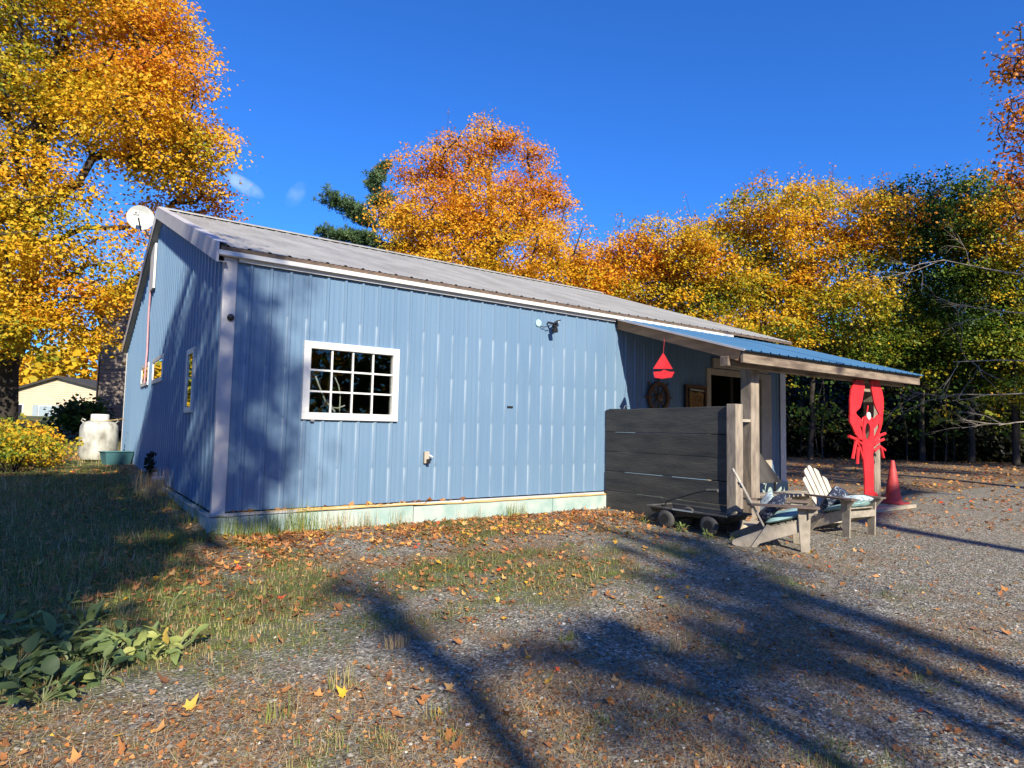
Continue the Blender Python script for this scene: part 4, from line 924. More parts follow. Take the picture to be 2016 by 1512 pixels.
def hue_lm(C_, r_):
    side = smn(-2.5, 1.8, C_[:, 0]); nz = fbm(C_[:, 0] * 1.0 + C_[:, 1] * .5, C_[:, 2], .9, 5)
    return np.clip(.50 + .19 * side + .13 * nz + r_.normal(size=len(C_)) * .05, .12, .84)
make_tree('maple_tree', 'huge golden maple filling the upper left behind the gable', LM, (-2.75, 16.6, .28), (-1.9, 14.6, 13.5), .32, 1500, 120, .34, .088, hue_lm, 11, nb=420, gap=.62)
OC = [(13.3,17.7,13.7,1.5),(14.4,16.8,14.9,0.8),(15.4,16.1,14.2,1.0),(16.2,15.5,13.8,0.7),(11.9,18.6,13.4,1.0),(11.1,19.3,13.1,0.6),(11.1,19.4,11.3,1.0),(12.0,17.6,10.5,1.9),(14.0,16.1,11.2,2.0),(16.1,15.8,11.9,1.4),(16.8,15.2,12.4,0.7),(17.2,15.2,10.0,1.3),(18.0,14.5,10.6,0.5),(14.8,15.1,9.0,2.2),(12.8,16.6,8.8,2.2),(11.2,18.3,9.1,1.0),(17.8,14.9,8.3,1.2),(14.5,15.4,7.4,1.6),(15.1,16.2,15.4,0.3),(17.2,15.0,11.6,0.5)]
def hue_oc(C_, r_):
    return np.clip(.63 + .03 * (C_[:, 2] - 9) + .07 * fbm(C_[:, 0], C_[:, 2], .9, 8) + r_.normal(size=len(C_)) * .05, .25, .95)
make_tree('maple_tree', 'bright orange maple rising behind the middle of the grey roof', OC, (15.0, 17.0, -.4), (14.5, 16.6, 13.8), .32, 1000, 95, .34, .098, hue_oc, 12, nb=330, shoots=25, gap=.7)

RT_ = [[(18.3,14.6,7.6,1.0),(16.9,14.4,6.9,1.0),(19.5,14.8,8.8,1.2),(18.6,14.5,6.4,1.2)],
[(19.5,14.6,9.4,1.3),(21.4,14.2,9.9,1.3),(20.6,15.3,8.3,1.4),(21.1,14.1,8.0,1.3),(20.3,15.4,6.3,1.6),(21.7,14.6,6.6,1.5),(19.9,14.6,5.3,1.4),(21.4,13.7,4.7,1.5),(20.4,14.8,3.3,1.2),(22.0,14.4,3.7,1.5)],
[(22.2,13.6,10.0,1.3),(22.9,12.7,10.2,1.5),(22.4,13.7,9.1,1.3),(22.7,12.3,8.9,1.5),(22.5,14.0,6.8,1.2),(23.4,13.5,7.2,1.3),(21.0,12.6,5.3,1.2),(22.3,12.3,5.4,1.3),(21.6,13.1,3.9,1.2),(23.4,12.8,3.9,1.2)],
[(22.3,11.4,9.8,1.2),(25.1,11.2,10.4,1.3),(23.6,12.1,8.8,1.2),(25.0,11.5,9.1,1.6),(23.2,12.1,7.3,1.3),(24.3,11.3,7.7,1.3),(23.8,12.1,5.5,1.4),(24.3,11.1,6.1,1.2),(24.1,12.5,3.9,1.2),(25.6,11.6,4.1,1.6)],
[(25.3,10.1,11.5,1.4),(25.6,8.8,11.6,1.5),(26.7,11.0,10.6,1.4),(27.1,9.6,10.2,1.2),(25.6,10.6,8.3,1.5),(27.4,9.9,9.1,1.4),(26.5,11.0,7.6,1.4),(27.4,9.9,6.9,1.6),(25.7,10.5,5.2,1.6),(26.3,9.1,5.7,1.2),(25.9,11.0,4.0,1.3),(26.7,9.6,4.0,1.4)],
[(27.7,9.0,12.1,1.2),(29.7,9.1,12.4,1.5),(27.8,9.4,10.6,1.3),(28.2,8.2,10.5,1.6),(28.5,9.9,8.7,1.2),(29.6,8.9,8.9,1.5),(28.1,9.7,7.6,1.5),(29.1,8.5,7.5,1.2),(28.0,9.7,5.4,1.3),(30.4,9.0,5.8,1.5),(28.4,9.7,4.2,1.3),(29.9,9.3,4.4,1.2)],
[(30.1,7.8,12.0,1.6),(29.5,6.0,11.3,1.4),(30.2,8.1,10.6,1.2),(30.7,6.7,10.7,1.4),(29.3,7.1,9.0,1.6),(31.6,6.9,9.4,1.2),(28.4,7.1,7.4,1.5),(31.9,7.5,7.9,1.5),(30.0,7.7,5.5,1.5),(31.3,7.2,5.6,1.6),(29.3,7.7,4.4,1.2),(30.3,6.8,4.6,1.4)],
[(32.0,6.1,12.6,1.3),(33.0,5.4,12.7,1.5),(31.7,5.8,10.9,1.5),(33.6,5.2,11.4,1.5),(33.3,6.4,9.9,1.3),(34.6,5.5,9.9,1.3),(33.4,6.4,8.1,1.4),(33.7,5.7,8.5,1.3),(31.5,6.2,6.4,1.4),(34.7,5.9,6.5,1.4),(33.3,6.8,5.0,1.6),(33.8,5.8,5.2,1.3)],
[(33.9,4.6,12.6,1.2),(33.4,3.3,12.0,1.4),(32.6,4.0,10.4,1.2),(33.6,3.5,10.2,1.3),(33.8,4.8,8.9,1.3),(36.0,3.9,9.8,1.3),(33.4,4.4,7.8,1.5),(35.1,4.1,7.7,1.3),(32.5,4.4,6.2,1.2),(34.5,3.7,6.1,1.4),(34.7,5.1,4.8,1.5),(35.0,4.2,4.5,1.5)],
[(33.2,2.5,11.0,1.5),(36.4,2.6,12.2,1.2),(34.0,3.0,10.1,1.4),(33.9,1.9,9.6,1.3),(34.2,2.7,8.7,1.6),(34.6,2.0,8.8,1.6),(34.2,2.8,7.0,1.4),(35.4,2.3,7.0,1.4),(33.2,3.0,5.5,1.2),(34.9,1.9,5.6,1.6),(35.6,3.6,4.1,1.3),(34.5,2.2,3.8,1.5)]]
LBL = ['low orange maple just right of the tall orange crown', 'orange yellow maple at the left end of the tree line', 'yellow orange maple second in the tree line over the roof', 'yellow green maple over the right half of the grey roof', 'yellow maple above the porch roof where the roof ends',
       'golden maple with bare shoots above the porch roof', 'brown gold maple with a sky gap above the porch edge', 'dark green topped maple above the lobster cut-out', 'green and olive maple right of the dark green top', 'orange brown maple at the right edge of the tree line']
# hue at crown top and bottom, per tree
HU = [(.70, .62), (.66, .56), (.58, .46), (.52, .36), (.50, .36), (.55, .38), (.50, .30), (.07, .17), (.18, .14), (.60, .24)]
for i, lb_ in enumerate(RT_):
    if 4 <= i < 7: lb_ = [q for q in lb_ if q[2] > 4.9]
    a = np.array(lb_); cx, cy = a[:, 0].mean(), a[:, 1].mean(); z0, z1 = a[:, 2].min(), a[:, 2].max()
    def hf(C_, r_, i=i, z0=z0, z1=z1):
        f_ = np.clip((C_[:, 2] - z0) / (z1 - z0 + .1), 0, 1)
        if i == 7: f_ = smn(.62, .85, f_)
        return np.clip(.03 * (i < 7) + .04 * (3 <= i < 7) + HU[i][1] + (HU[i][0] - HU[i][1]) * f_ + .15 * fbm(C_[:, 0] + C_[:, 1], C_[:, 2] * 1.3, 1.0, 40 + i) + r_.normal(size=len(C_)) * .06, .04, .95)
    n = int(len(lb_) * 40); th = r0 = None
    make_tree('maple_tree', LBL[i], [(x_, y_, z_, r_ * 1.12) for x_, y_, z_, r_ in lb_], (cx, cy, -.4), (cx + .2, cy, z1 + .4), (.13), n, 85, .38, .118, hf, 60 + i, group='maples in the tree line behind the porch', nb=110, shoots=42, gap=.72, shell=.4)
ET = [(28.6,0.3,15.8,1.0),(29.0,0.1,13.8,1.4),(28.8,0.5,11.6,1.0),(28.5,0.8,10.6,0.6),(29.7,-0.1,10.3,1.5),(29.7,-0.6,16.3,1.5),(28.4,0.3,17.2,0.4)]
make_tree('thinning_tree', 'tall half bare orange brown tree at the right picture edge', ET, (31.0, -1.2, -.4), (29.8, -.3, 16.5), .2, 420, 12, .28, .13, lambda C_, r_: np.clip(.88 + r_.normal(size=len(C_)) * .08, .6, 1), 91, nb=300, shell=.2)
# pine
pr_ = np.random.default_rng(5); pine = thing('pine_tree', (12.0, 23.9, -.5), 'dark green pine with flat tiers left of the orange maple', 'tree')
bP = np.array([12.0, 23.9, -.5]); tips = [((9.95,25.03,12.96), 1.3, 12.0), ((9.68,25.38,11.13), 1.2, 10.9), ((12.98,22.92,12.09), 1.0, 11.6), ((11.0,24.4,12.2), .9, 11.6), ((10.83,24.56,11.08), .9, 10.6), ((11.7,23.7,14.3), .8, 13.2), ((12.3,23.5,13.2), 1.0, 12.6), ((11.5,23.9,11.0), .9, 10.5), ((13.1,22.9,10.6), 1.0, 10.0), ((10.4,24.8,9.9), 1.0, 9.3), ((12.2,23.4,15.0), .4, 14.2), ((11.3,24.2,9.6),.8,9.2), ((12.8, 23.2, 9.2), .9, 8.8)]
mb_ = MB(); mb_.tube([(0, 0, 0), (-.1, 0, 6), (-.15, .05, 11), (-.1, 0, 15)], [.28, .2, .13, .03], 8); PC = []
for (tx, ty, tz), sp, z0 in tips:
    a = np.array([11.88, 23.92, z0]); b = np.array([tx, ty, tz]); mb_.tube([tuple(a - bP), tuple((a + b) / 2 - bP + np.array([0, 0, -.15])), tuple(b - bP)], [.07, .045, .015], 5)
    n = int(120 * sp); f_ = pr_.uniform(.35, 1.08, n)[:, None]; PC.append(a + (b - a) * f_ + pr_.normal(size=(n, 3)) * np.array([.30, .30, .13]) * sp + np.array([0, 0, .06]))
mb_.build('trunk', MAT['bark'], pine, smooth=True); PC = np.concatenate(PC)
n = len(PC); k = 26; ci = np.repeat(np.arange(n), k); d = unit(pr_.normal(size=(n * k, 3)) + np.array([0, 0, .55])); P = PC[ci] + pr_.normal(size=(n * k, 3)) * .06
V, F = scatter(QUAD, QF, P - bP, d, unit(pr_.normal(size=(n * k, 3))), np.full(n * k, .22), np.full(n * k, .045)); npmesh('crown', V, F, 'needle', pine, hue=np.clip(np.repeat(pr_.uniform(.2, .9, n), k) + pr_.normal(size=n * k) * .1, 0, 1))

# woodland depth behind the tree line: undergrowth and thin stems
wr = np.random.default_rng(17); n = 5200
f_ = wr.random(n); dp = wr.uniform(2.5, 13, n)
ax, ay = 19 + f_ * 21, 19.5 - f_ * 22
C_ = np.stack([ax + dp * .85, ay + dp * .5, wr.uniform(-.3, 1, n) ** 1 * 4.6 * (0.35 + dp / 13)], 1)
C_ = C_[~((C_[:, 0] > 33) & (C_[:, 1] < 5.2) & (C_[:, 2] > 1.6) & (C_[:, 2] < 3.0) & (wr.random(n) < .75))]; n = len(C_)
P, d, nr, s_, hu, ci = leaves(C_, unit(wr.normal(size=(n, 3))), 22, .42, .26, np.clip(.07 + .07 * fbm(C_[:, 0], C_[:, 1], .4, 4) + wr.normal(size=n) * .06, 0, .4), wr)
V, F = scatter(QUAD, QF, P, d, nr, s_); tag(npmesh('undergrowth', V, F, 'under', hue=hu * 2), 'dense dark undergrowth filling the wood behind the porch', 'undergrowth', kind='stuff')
n = 1500; ang = wr.uniform(-.32, .42, n); rd = wr.uniform(72, 84, n); C_ = np.stack([-1.5 + rd * np.sin(ang), -7.7 + rd * np.cos(ang), 1 + wr.uniform(0, 1, n) ** .8 * (7.5 + 2 * np.sin(ang * 30))], 1)
P, d, nr, s_, hu, ci = leaves(C_, unit(wr.normal(size=(n, 3))), 16, .9, .6, np.clip(.5 + .18 * fbm(C_[:, 0], C_[:, 2], .3, 14) + wr.normal(size=n) * .08, .1, .9), wr)
V, F = scatter(QUAD, QF, P, d, nr, s_); tag(npmesh('distant_wood', V, F, 'maple', hue=hu), 'far off autumn wood behind the cream house', 'wood', kind='stuff')
n = 2600; ang = wr.uniform(math.radians(75), math.radians(330), n); rd = wr.uniform(40, 52, n); C_ = np.stack([1.5 + rd * np.sin(ang), -5 + rd * np.cos(ang), wr.uniform(0, 1, n) ** .9 * (10 + 3 * np.sin(ang * 23))], 1)
P, d, nr, s_, hu, ci = leaves(C_, unit(wr.normal(size=(n, 3))), 16, 1.1, .7, np.clip(.45 + .2 * fbm(C_[:, 0], C_[:, 1], .2, 14) + wr.normal(size=n) * .08, .1, .9), wr)
C2 = C_[:0]; m2 = 1500; ang = wr.uniform(math.radians(36), math.radians(80), m2); rd = wr.uniform(45, 55, m2); C2 = np.stack([-1.5 + rd * np.sin(ang), -7.7 + rd * np.cos(ang), wr.uniform(0, 1, m2) * 8.2], 1)
P2, d2, n2, s2, h2, _ = leaves(C2, unit(wr.normal(size=(m2, 3))), 16, .9, .5, np.clip(.24 + .15 * fbm(C2[:, 0], C2[:, 2], .5, 24), .05, .6), wr)
P, d, nr, s_, hu = np.concatenate([P, P2]), np.concatenate([d, d2]), np.concatenate([nr, n2]), np.concatenate([s_, s2]), np.concatenate([hu, h2])
V, F = scatter(QUAD, QF, P, d, nr, s_); tag(npmesh('surrounding_wood', V, F, 'maple', hue=hu), 'autumn wood round the far sides of the yard', 'wood', kind='stuff')
stem0 = None
for i in range(22):
    f_ = (i + .5) / 22 + wr.uniform(-.06, .06); dp = wr.uniform(.5, 5); x, y = 20.5 + f_ * 17 + dp * .8, 16.5 - f_ * 17 + dp * .5; h_ = wr.uniform(6, 9); r0 = wr.uniform(.02, .055)
    st = thing('sapling', (x, y, -.38), 'thin dark sapling stem standing in the shaded wood behind the porch', 'sapling', 'sapling stems in the shaded wood')
    m_ = MB(); q = [(wr.normal() * .08 * k, wr.normal() * .08 * k, h_ * k / 5) for k in range(6)]; q[0] = (0, 0, -.1); m_.tube(q, [r0 * (1.1 - .17 * k) for k in range(6)], 6)
    m_.build('trunk', MAT['bark'], st, smooth=True)
    nn_ = 16; cc = np.array([[wr.normal() * .8, wr.normal() * .8, wr.uniform(1.6, 4.8)] for _ in range(nn_)])
    P, d, nr, s_, hu, ci = leaves(cc, unit(wr.normal(size=(nn_, 3))), 16, .25, .17, np.clip(wr.uniform(.1, .38) + wr.normal(size=nn_) * .06, 0, .7), wr)
    V, F = scatter(QUAD, QF, P, d, nr, s_); npmesh('crown', V, F, 'maple', st, hue=hu)

# dark bush left, by the grey house
def bush(name, label, ctr, rad, ncl, per, size, hue, seed, flat=.8, mat='maple', stems=7):
    r_ = np.random.default_rng(seed); root = thing(name, ctr, label, 'bush')
    C_, out, _ = crown_points([(0, 0, rad * .75, rad)], ncl, r_, .35, flat); C_ = C_[C_[:, 2] > 0.02]; out = out[:len(C_)]
    m_ = MB()
    for k in range(stems):
        q = C_[r_.integers(len(C_))]; m_.tube([(0, 0, -.05), tuple(q * .5 + r_.normal(size=3) * .05), tuple(q)], [.025, .014, .006], 5)
    m_.build('stem', MAT['bark'], root)
    P, d, nr, s_, hu, ci = leaves(C_, out, per, size * 1.3, size, hue + r_.normal(size=len(C_)) * .10, r_)
    V, F = scatter(QUAD, QF, P, d, nr, s_); npmesh('foliage', V, F, mat, root, hue=hu); return root
bush('rhododendron', 'dark green rhododendron between the cream house and the tank', (-.75, 19.0, .62), .72, 260, 9, .13, .06, 3)
bush('yellow_shrub', 'sunlit yellow green shrub at the left picture edge', (-2.35, 9.3, .0), .80, 210, 9, .068, .44, 4, .5)
bush('yellow_shrub', 'low bright yellow shrub with pale top sprigs before the tank', (-1.75, 8.6, .0), .62, 150, 9, .062, .54, 6, .7)
bush('yellow_shrub', 'yellow green shrub nearest the shaded lawn', (-2.05, 7.2, -.05), .7, 150, 9, .062, .38, 8, .4)

# ------------------------------------------------------------------ trees behind the camera whose shadows cross the yard
def shade_pt(x, y, z, s):     # point s metres up-sun from (x,y,z)
    return (x - math.tan(AZ) * s, y - s, z + math.tan(EL) / math.cos(AZ) * s)
def shade_tree(label, gx, gy, dist, hgt, tr, lobes, ncl, per, nb, seed, lean=(0, 0), size=.15):
    bx_, by_, _ = shade_pt(gx, gy, 0, dist); base = (bx_, by_, g1(bx_, by_)); top = (bx_ + lean[0], by_ + lean[1], hgt)
    make_tree('yard_tree', label, lobes, base, top, tr, ncl, per, .30, size, lambda C_, r_: np.clip(.6 + r_.normal(size=len(C_)) * .1, 0, 1), seed, group='trees behind the viewpoint shading the yard', nb=nb, shell=.25)
def sl_(x, y, z, s, r): return (*shade_pt(x, y, z, s), r)
# leafy tree shading the left lawn and lower gable
shade_tree('leafy maple behind the viewpoint shading the left lawn', -3.2, -3, 17, 15, .25,
           [sl_(-2.1, -1.2, 0, 18, 1.35), sl_(-1.5, 1.5, 0, 18, 1.3), sl_(-1.9, 4.2, 0, 18, 1.5), sl_(-2.9, -3.0, 0, 17, .85), sl_(-3.4, 1, 0, 18, 2.0), sl_(-.35, 3, .9, 18, .7), sl_(-3.8, 4.6, 0, 18, 1.5),
            sl_(-.1, 1.0, .8, 18, .6), sl_(-.25, 2.6, 2.0, 18, .6), sl_(0.05, .6, 2.2, 18, .45), sl_(-.2, 4.6, .6, 18, .7), sl_(-.05, .2, .2, 18, .4), sl_(0, 1.2, 3.0, 18, .35), sl_(-.15, 5.6, 1.5, 18, .6), sl_(-.1, 4.0, 1.5, 18, .5), sl_(-.2, 7.0, .7, 18, .6), sl_(-.1, 3.0, 3.0, 18, .3)], 800, 26, 130, 201, size=.17)
shade_tree('sparse tree behind the viewpoint shading the left end of the wall', -4.2, -8, 22, 14, .14,
           [sl_(.5, 0, 1.7, 24, .36), sl_(.55, 0, .7, 24, .22), sl_(.2, 0, 1.1, 24, .25), sl_(0.3, 0, 2.6, 24, .32)], 46, 10, 20, 202)
for k, (gx, gy, dist, hg, tr, ln_, lb2, nc_, pr2, nb_) in enumerate([
    (3.45, -7.6, 28, 19.0, .19, (.2, 2.3), [sl_(4.9, -2.9, 0, 31, .4)], 16, 6, 12),
    (2.75, -8.2, 26, 17.8, .16, (.1, 1.6), [sl_(3.6, -4.2, 0, 29, .45), sl_(4.3, -3.6, 0, 29, .35)], 16, 7, 12),
    (0.10, -6.6, 21, 14.2, .12, (-.1, .8), [sl_(.35, -4.0, 0, 23, .25), sl_(.9, -5.2, 0, 22, .22), sl_(.5, -3.0, 0, 23, .2)], 14, 6, 10),
    (1.5, -8.5, 28, 18.2, .17, (.9, 2.0), [sl_(2.6, -5.3, -.1, 30, .5), sl_(1.8, -5.8, 0, 30, .4), sl_(3.2, -5.0, 0, 30, .4), sl_(4.2, -4.6, 0, 30, .3)], 26, 8, 13),
    (1.15, -7.3, 17, 11.0, .10, (.2, .8), [sl_(1.35, -5.5, 0, 19, .3), sl_(1.1, -6.0, 0, 19, .3), sl_(2.2, -6.2, 0, 20, .4)], 34, 9, 14),
    (10.5, -4.5, 24, 19, .2, (-2, 2.0), [sl_(16, 1.5, 0, 26, 1.6), sl_(20, 5, 0, 26, 2.4), sl_(26, 7, 0, 26, 2.6), sl_(15, -1.2, 0, 26, .5), sl_(24, 2, 0, 26, 1.5)], 520, 20, 90)]):
    shade_tree(['bare leaning tree behind the viewpoint throwing a long trunk shadow', 'slim bare tree behind the viewpoint throwing the second shadow streak', 'small bare tree behind the viewpoint shading the yard centre', 'half bare tree behind the viewpoint shading the lower gravel', 'young bare tree just behind the viewpoint', 'broad leafy tree behind the viewpoint shading the far gravel'][k],
               gx, gy, dist, hg, tr, lb2, nc_, pr2, nb_, 210 + k, lean=ln_)

for k in range(4):  # unseen row added so its shadow darkens the foot of the tree line
    q0, q1 = k / 4, (k + .5) / 4
    lbs = [sl_(20.5 + 17 * q, 15.5 - 16 * q, z_, 23, 1.75) for q in (q0, q1) for z_ in (.2, 2.0)]
    shade_tree(['tall leafy tree beyond the right picture edge nearest the yard', 'tall leafy tree beyond the right picture edge second from the yard', 'tall leafy tree beyond the right picture edge third from the yard', 'tall leafy tree beyond the right picture edge farthest from the yard'][k],
               20.5 + 17 * q1, 15.5 - 16 * q1 - 1.5, 23, 15, .25, lbs, 300, 22, 50, 240 + k)

# pale bare branches reaching in from the right
bt = np.random.default_rng(77); BB = (19.3, -2.6, -.4); br = thing('bare_tree', BB, 'pale bare branches reaching in from the right picture edge', 'tree')
m_ = MB(); m_.tube([(0, 0, 0), (-.1, .1, 2), (0, .1, 4.5), (.2, 0, 8)], [.12, .1, .07, .03], 7)
def twig(a, d, L_, r, dep):
    b = a + d * L_ * .5 + Vector(bt.normal(size=3)) * L_ * .06; c = b + d * L_ * .5 + Vector(bt.normal(size=3)) * L_ * .09 + Vector((0, 0, -.03 * L_))
    m_.tube([a, b, c], [r, r * .8, r * .5], 4, cap=False)
    if dep:
        for q in range(3): twig(b.lerp(c, bt.random()), (d + Vector(bt.normal(size=3)) * .42).normalized(), L_ * bt.uniform(.45, .7), r * .5, dep - 1)
for z, dx_, dz in ((2.6, (-.85, .5), .12), (3.4, (-.8, .62), .1), (4.6, (-.9, .4), .12), (5.6, (-.75, .55), .25), (1.9, (-.9, .45), -.02)):
    twig(Vector((0, .1, z)), Vector((dx_[0], dx_[1], dz)).normalized(), bt.uniform(1.7, 2.4), .022, 3)
m_.build('branch', MAT['palebark'], br, smooth=True)

# ------------------------------------------------------------------ ground cover
def infoot(x, y): return ((x > -.08) & (x < 11.35) & (y > -.1) & (y < 12)) | ((x > 5.95) & (x < 11.5) & (y > -2.52) & (y < 0.1))
def sample_view(n, d0, d1, pw, r_, half=43):
    u = r_.random(n); dd = (d0 ** (1 - pw) + u * (d1 ** (1 - pw) - d0 ** (1 - pw))) ** (1 / (1 - pw)); a = math.atan2(FW.y, FW.x) + np.radians(r_.uniform(-half, half, n))
    return CAM.x + dd * np.cos(a), CAM.y + dd * np.sin(a)
gr = np.random.default_rng(31)
# gravel chips (two-triangle fans over a flattened octahedron)
x, y = sample_view(90000, 2.0, 11, 1.35, gr); k = (~infoot(x, y)) & (grassiness(x, y) < .35 + .4 * gr.random(len(x))); x, y = x[k], y[k]; n = len(x)
dcam = np.hypot(x - CAM.x, y - CAM.y)
OCT = np.array([(1, 0, 0), (0, 1, 0), (-1, 0, 0), (0, -1, 0), (.1, .1, .55), (.2, -.1, .35)], float)
OFc = np.array([[0, 1, 4], [1, 2, 4], [2, 3, 4], [3, 5, 4], [0, 4, 5], [3, 0, 5]])
sz = gr.gamma(3.0, .0022, n) * (.75 + dcam * .06); sz = np.clip(sz * 1.2, .002, .022)
P = np.stack([x, y, G(x, y) - .001], 1); a = gr.uniform(0, 6.28, n); d = np.stack([np.cos(a), np.sin(a), gr.normal(size=n) * .2], 1); nr = unit(gr.normal(size=(n, 3)) * .3 + np.array([0, 0, 1]))
V, F = scatter(OCT, OFc, P, d, nr, sz, sz * gr.uniform(.5, 1, n)); hu = np.repeat(np.clip(gr.beta(2, 3.4, n) * .95 + (gr.random(n) < .012) * .6, 0, 1), 6)
tag(npmesh('gravel', V, F, 'stones', hue=hu), 'loose grey slate gravel chips over the yard', 'gravel', kind='stuff')
# grass and dry straw blades
BL = np.array([(-.5, 0, 0), (.5, 0, 0), (.32, .6, .10), (-.32, .6, .10), (0.05, 1, .38), (-.05, 1, .38)], float)
BF = np.array([[0, 1, 2, 3], [3, 2, 4, 5]])
def blades(n0, d0, d1, pw, dens, hfun, lmin, lmax, wmin, up, name, label):
    x, y = sample_view(n0, d0, d1, pw, gr); k = (~infoot(x, y)) & (gr.random(n0) < dens(x, y)); x, y = x[k], y[k]; n = len(x); dcam = np.hypot(x - CAM.x, y - CAM.y)
    P = np.stack([x, y, G(x, y) - .003], 1); a = gr.uniform(0, 6.28, n); u_ = gr.uniform(up[0], up[1], n); d = np.stack([np.cos(a), np.sin(a), u_], 1)
    nr = np.stack([-np.cos(a) * u_, -np.sin(a) * u_, np.ones(n)], 1) + gr.normal(size=(n, 3)) * .2
    L_ = gr.uniform(lmin, lmax, n) * (1 + 0.9 * smn(-2.6, -1.0, y) * smn(.1, -.6, x) * (1 + .6 * fbm(x, y, 1.4, 71))); wd = wmin * (.7 + dcam * .13); V, F = scatter(BL, BF, P, d, nr, L_, np.broadcast_to(wd, (n,)).copy())
    # scatter uses wid for x and size for y,z
    tag(npmesh(name, V, F, 'grass', hue=np.repeat(np.clip(hfun(x, y, n), 0, 1), 2)), label, 'grass', kind='stuff')
blades(150000, 2.2, 22, 1.2, lambda x, y: smn(.35, .8, grassiness(x, y)) * .9, lambda x, y, n: .36 + .22 * gr.normal(size=n) * .8 + .12 * fbm(x, y, 2.2, 6) + .38 * (gr.random(n) < .33 + .22 * (x < 0)), .018, .062, .0030, (.5, 2.2), 'lawn_grass', 'short green and browning grass of the left lawn and yard patches')
blades(110000, 2.0, 12, 1.3, lambda x, y: .06 + .6 * dryness(x, y) * (1 - .6 * grassiness(x, y)), lambda x, y, n: .86 + .12 * gr.normal(size=n), .025, .10, .0020, (-.02, .16), 'dry_straw', 'flat dry tan grass stalks matted over the gravel')
# weeds and tall dry grass along the foundation and at the drain pipe
def tuft(cx, cy, n, hgt, spread, hue, seed, label, name='grass_tuft', group='grass tufts along the walls'):
    r_ = np.random.default_rng(seed); P = np.stack([np.clip(r_.normal(size=n), -1.5, 1.5) * spread, np.clip(r_.normal(size=n), -1.5, 1.5) * spread * .35, np.zeros(n)], 1); P[:, 2] = G(cx + P[:, 0], cy + P[:, 1]) - g1(cx, cy) - .01
    a = r_.uniform(0, 6.28, n); d = np.stack([np.cos(a) * .4, np.sin(a) * .4, np.ones(n)], 1); nr = np.stack([np.cos(a), np.sin(a), -.4 * np.ones(n)], 1) + r_.normal(size=(n, 3)) * .2
    V, F = scatter(BL, BF, P, d, -nr, r_.uniform(.4, 1, n) * hgt, np.full(n, .0055)); o = npmesh(name, V, F, 'grass', hue=np.repeat(np.clip(hue + r_.normal(size=n) * .12, 0, 1), 2)); o.location = (cx, cy, g1(cx, cy)); return tag(o, label, 'grass tuft', group)
TU = [(.22, -.16, 130, .30, .12, .5, 'green grass tuft at the near corner of the foundation'), (.55, -.17, 110, .34, .12, .45, 'tall green tuft second along the foundation'), (.95, -.16, 120, .40, .12, .55, 'tallest grass tuft under the left side of the window'), (1.35, -.17, 70, .30, .12, .75, 'thin dry tuft under the middle of the window'),
      (1.75, -.16, 55, .26, .10, .8, 'sparse straw tuft under the right side of the window'), (2.2, -.17, 30, .28, .08, .7, 'few stalks by the first foundation joint'), (4.0, -.16, 80, .26, .14, .5, 'green grass clump midway along the foundation'), (3.3, -.17, 24, .2, .15, .8, 'low straw stalks left of the green foundation clump'),
      (-.22, 2.9, 190, .42, .16, .85, 'tall tan grass clump by the drain pipe'), (-.2, 3.8, 140, .38, .16, .9, 'tan grass clump behind the drain pipe'), (-.2, 1.6, 120, .30, .18, .62, 'browning grass clump along the gable wall'), (-.15, .5, 140, .26, .18, .45, 'dark green tuft near the gable corner'), (-.35, -.3, 170, .24, .2, .42, 'green tuft in front of the gable corner'), (-.2, 5.2, 100, .3, .2, .75, 'brown grass clump further back along the gable')]
for i, (a, b, n, h_, sp, hu, lab) in enumerate(TU): tuft(a, b, n, h_, sp, hu, 300 + i, lab)
# fallen maple leaves
def maple_shape():
    pts = [(0, 0), (.10, .16), (.42, .06), (.34, .26), (.50, .48), (.26, .50), (.20, .60), (0, 1.0), (-.20, .60), (-.26, .50), (-.50, .48), (-.34, .26), (-.42, .06), (-.10, .16)]
    return np.array([(0, .36, -.04)] + [(a, b, .16 * (a * a + (b - .36) ** 2)) for a, b in pts])
MS = maple_shape(); MFc = np.array([[0, i, i % 14 + 1] for i in range(1, 15)])
def litter_density(x, y):
    wall = 1.6 * smn(-2.1, -.7, y) * ((x > .2) & (x < 6) & (y < 0)) * 1.0
    mid = smn(-4.9, -1.8, y) * ((x > -.5) & (x < 5.5)) * .36
    porch = ((x > 5) & (y < -2.4)) * smn(-5.5, -2.8, y) * .20
    yard = (y < 0) * .05 * smn(9, 5, x)
    right = ((x > 9.5) & (y > -4.5)) * 1.0 * (1 - .75 * smn(-1.5, -4.5, y))
    left = (x < 0) * smn(-4, -1, y) * .42 + (x < 0) * smn(5.2, 7.5, y) * 1.3
    n_ = np.clip(.55 + .5 * fbm(x, y, 1.2, 12), .12, 1.5)
    return np.clip((wall + mid + porch + yard + right + left) * n_, 0, 1)
x, y = sample_view(270000, 2.2, 44, .72, gr); x2, y2 = gr.uniform(0, 6, 5200), -.08 - np.abs(gr.normal(size=5200)) * .62; x = np.concatenate([x, x2]); y = np.concatenate([y, y2])
k = (~infoot(x, y)) & (gr.random(len(x)) < litter_density(x, y) * np.where(np.arange(len(x)) < 270000, .32, .75)); x, y = x[k], y[k]; n = len(x)
dcam = np.hypot(x - CAM.x, y - CAM.y); P = np.stack([x, y, G(x, y) + .004 + gr.random(n) * .012], 1); a = gr.uniform(0, 6.28, n)
d = np.stack([np.cos(a), np.sin(a), gr.normal(size=n) * .22], 1); nr = unit(gr.normal(size=(n, 3)) * .38 + np.array([0, 0, 1])); sz = np.clip(gr.gamma(7, .0072, n), .022, .078) * (1 + np.clip(dcam - 12, 0, 30) * .03)
nearm = dcam < 13
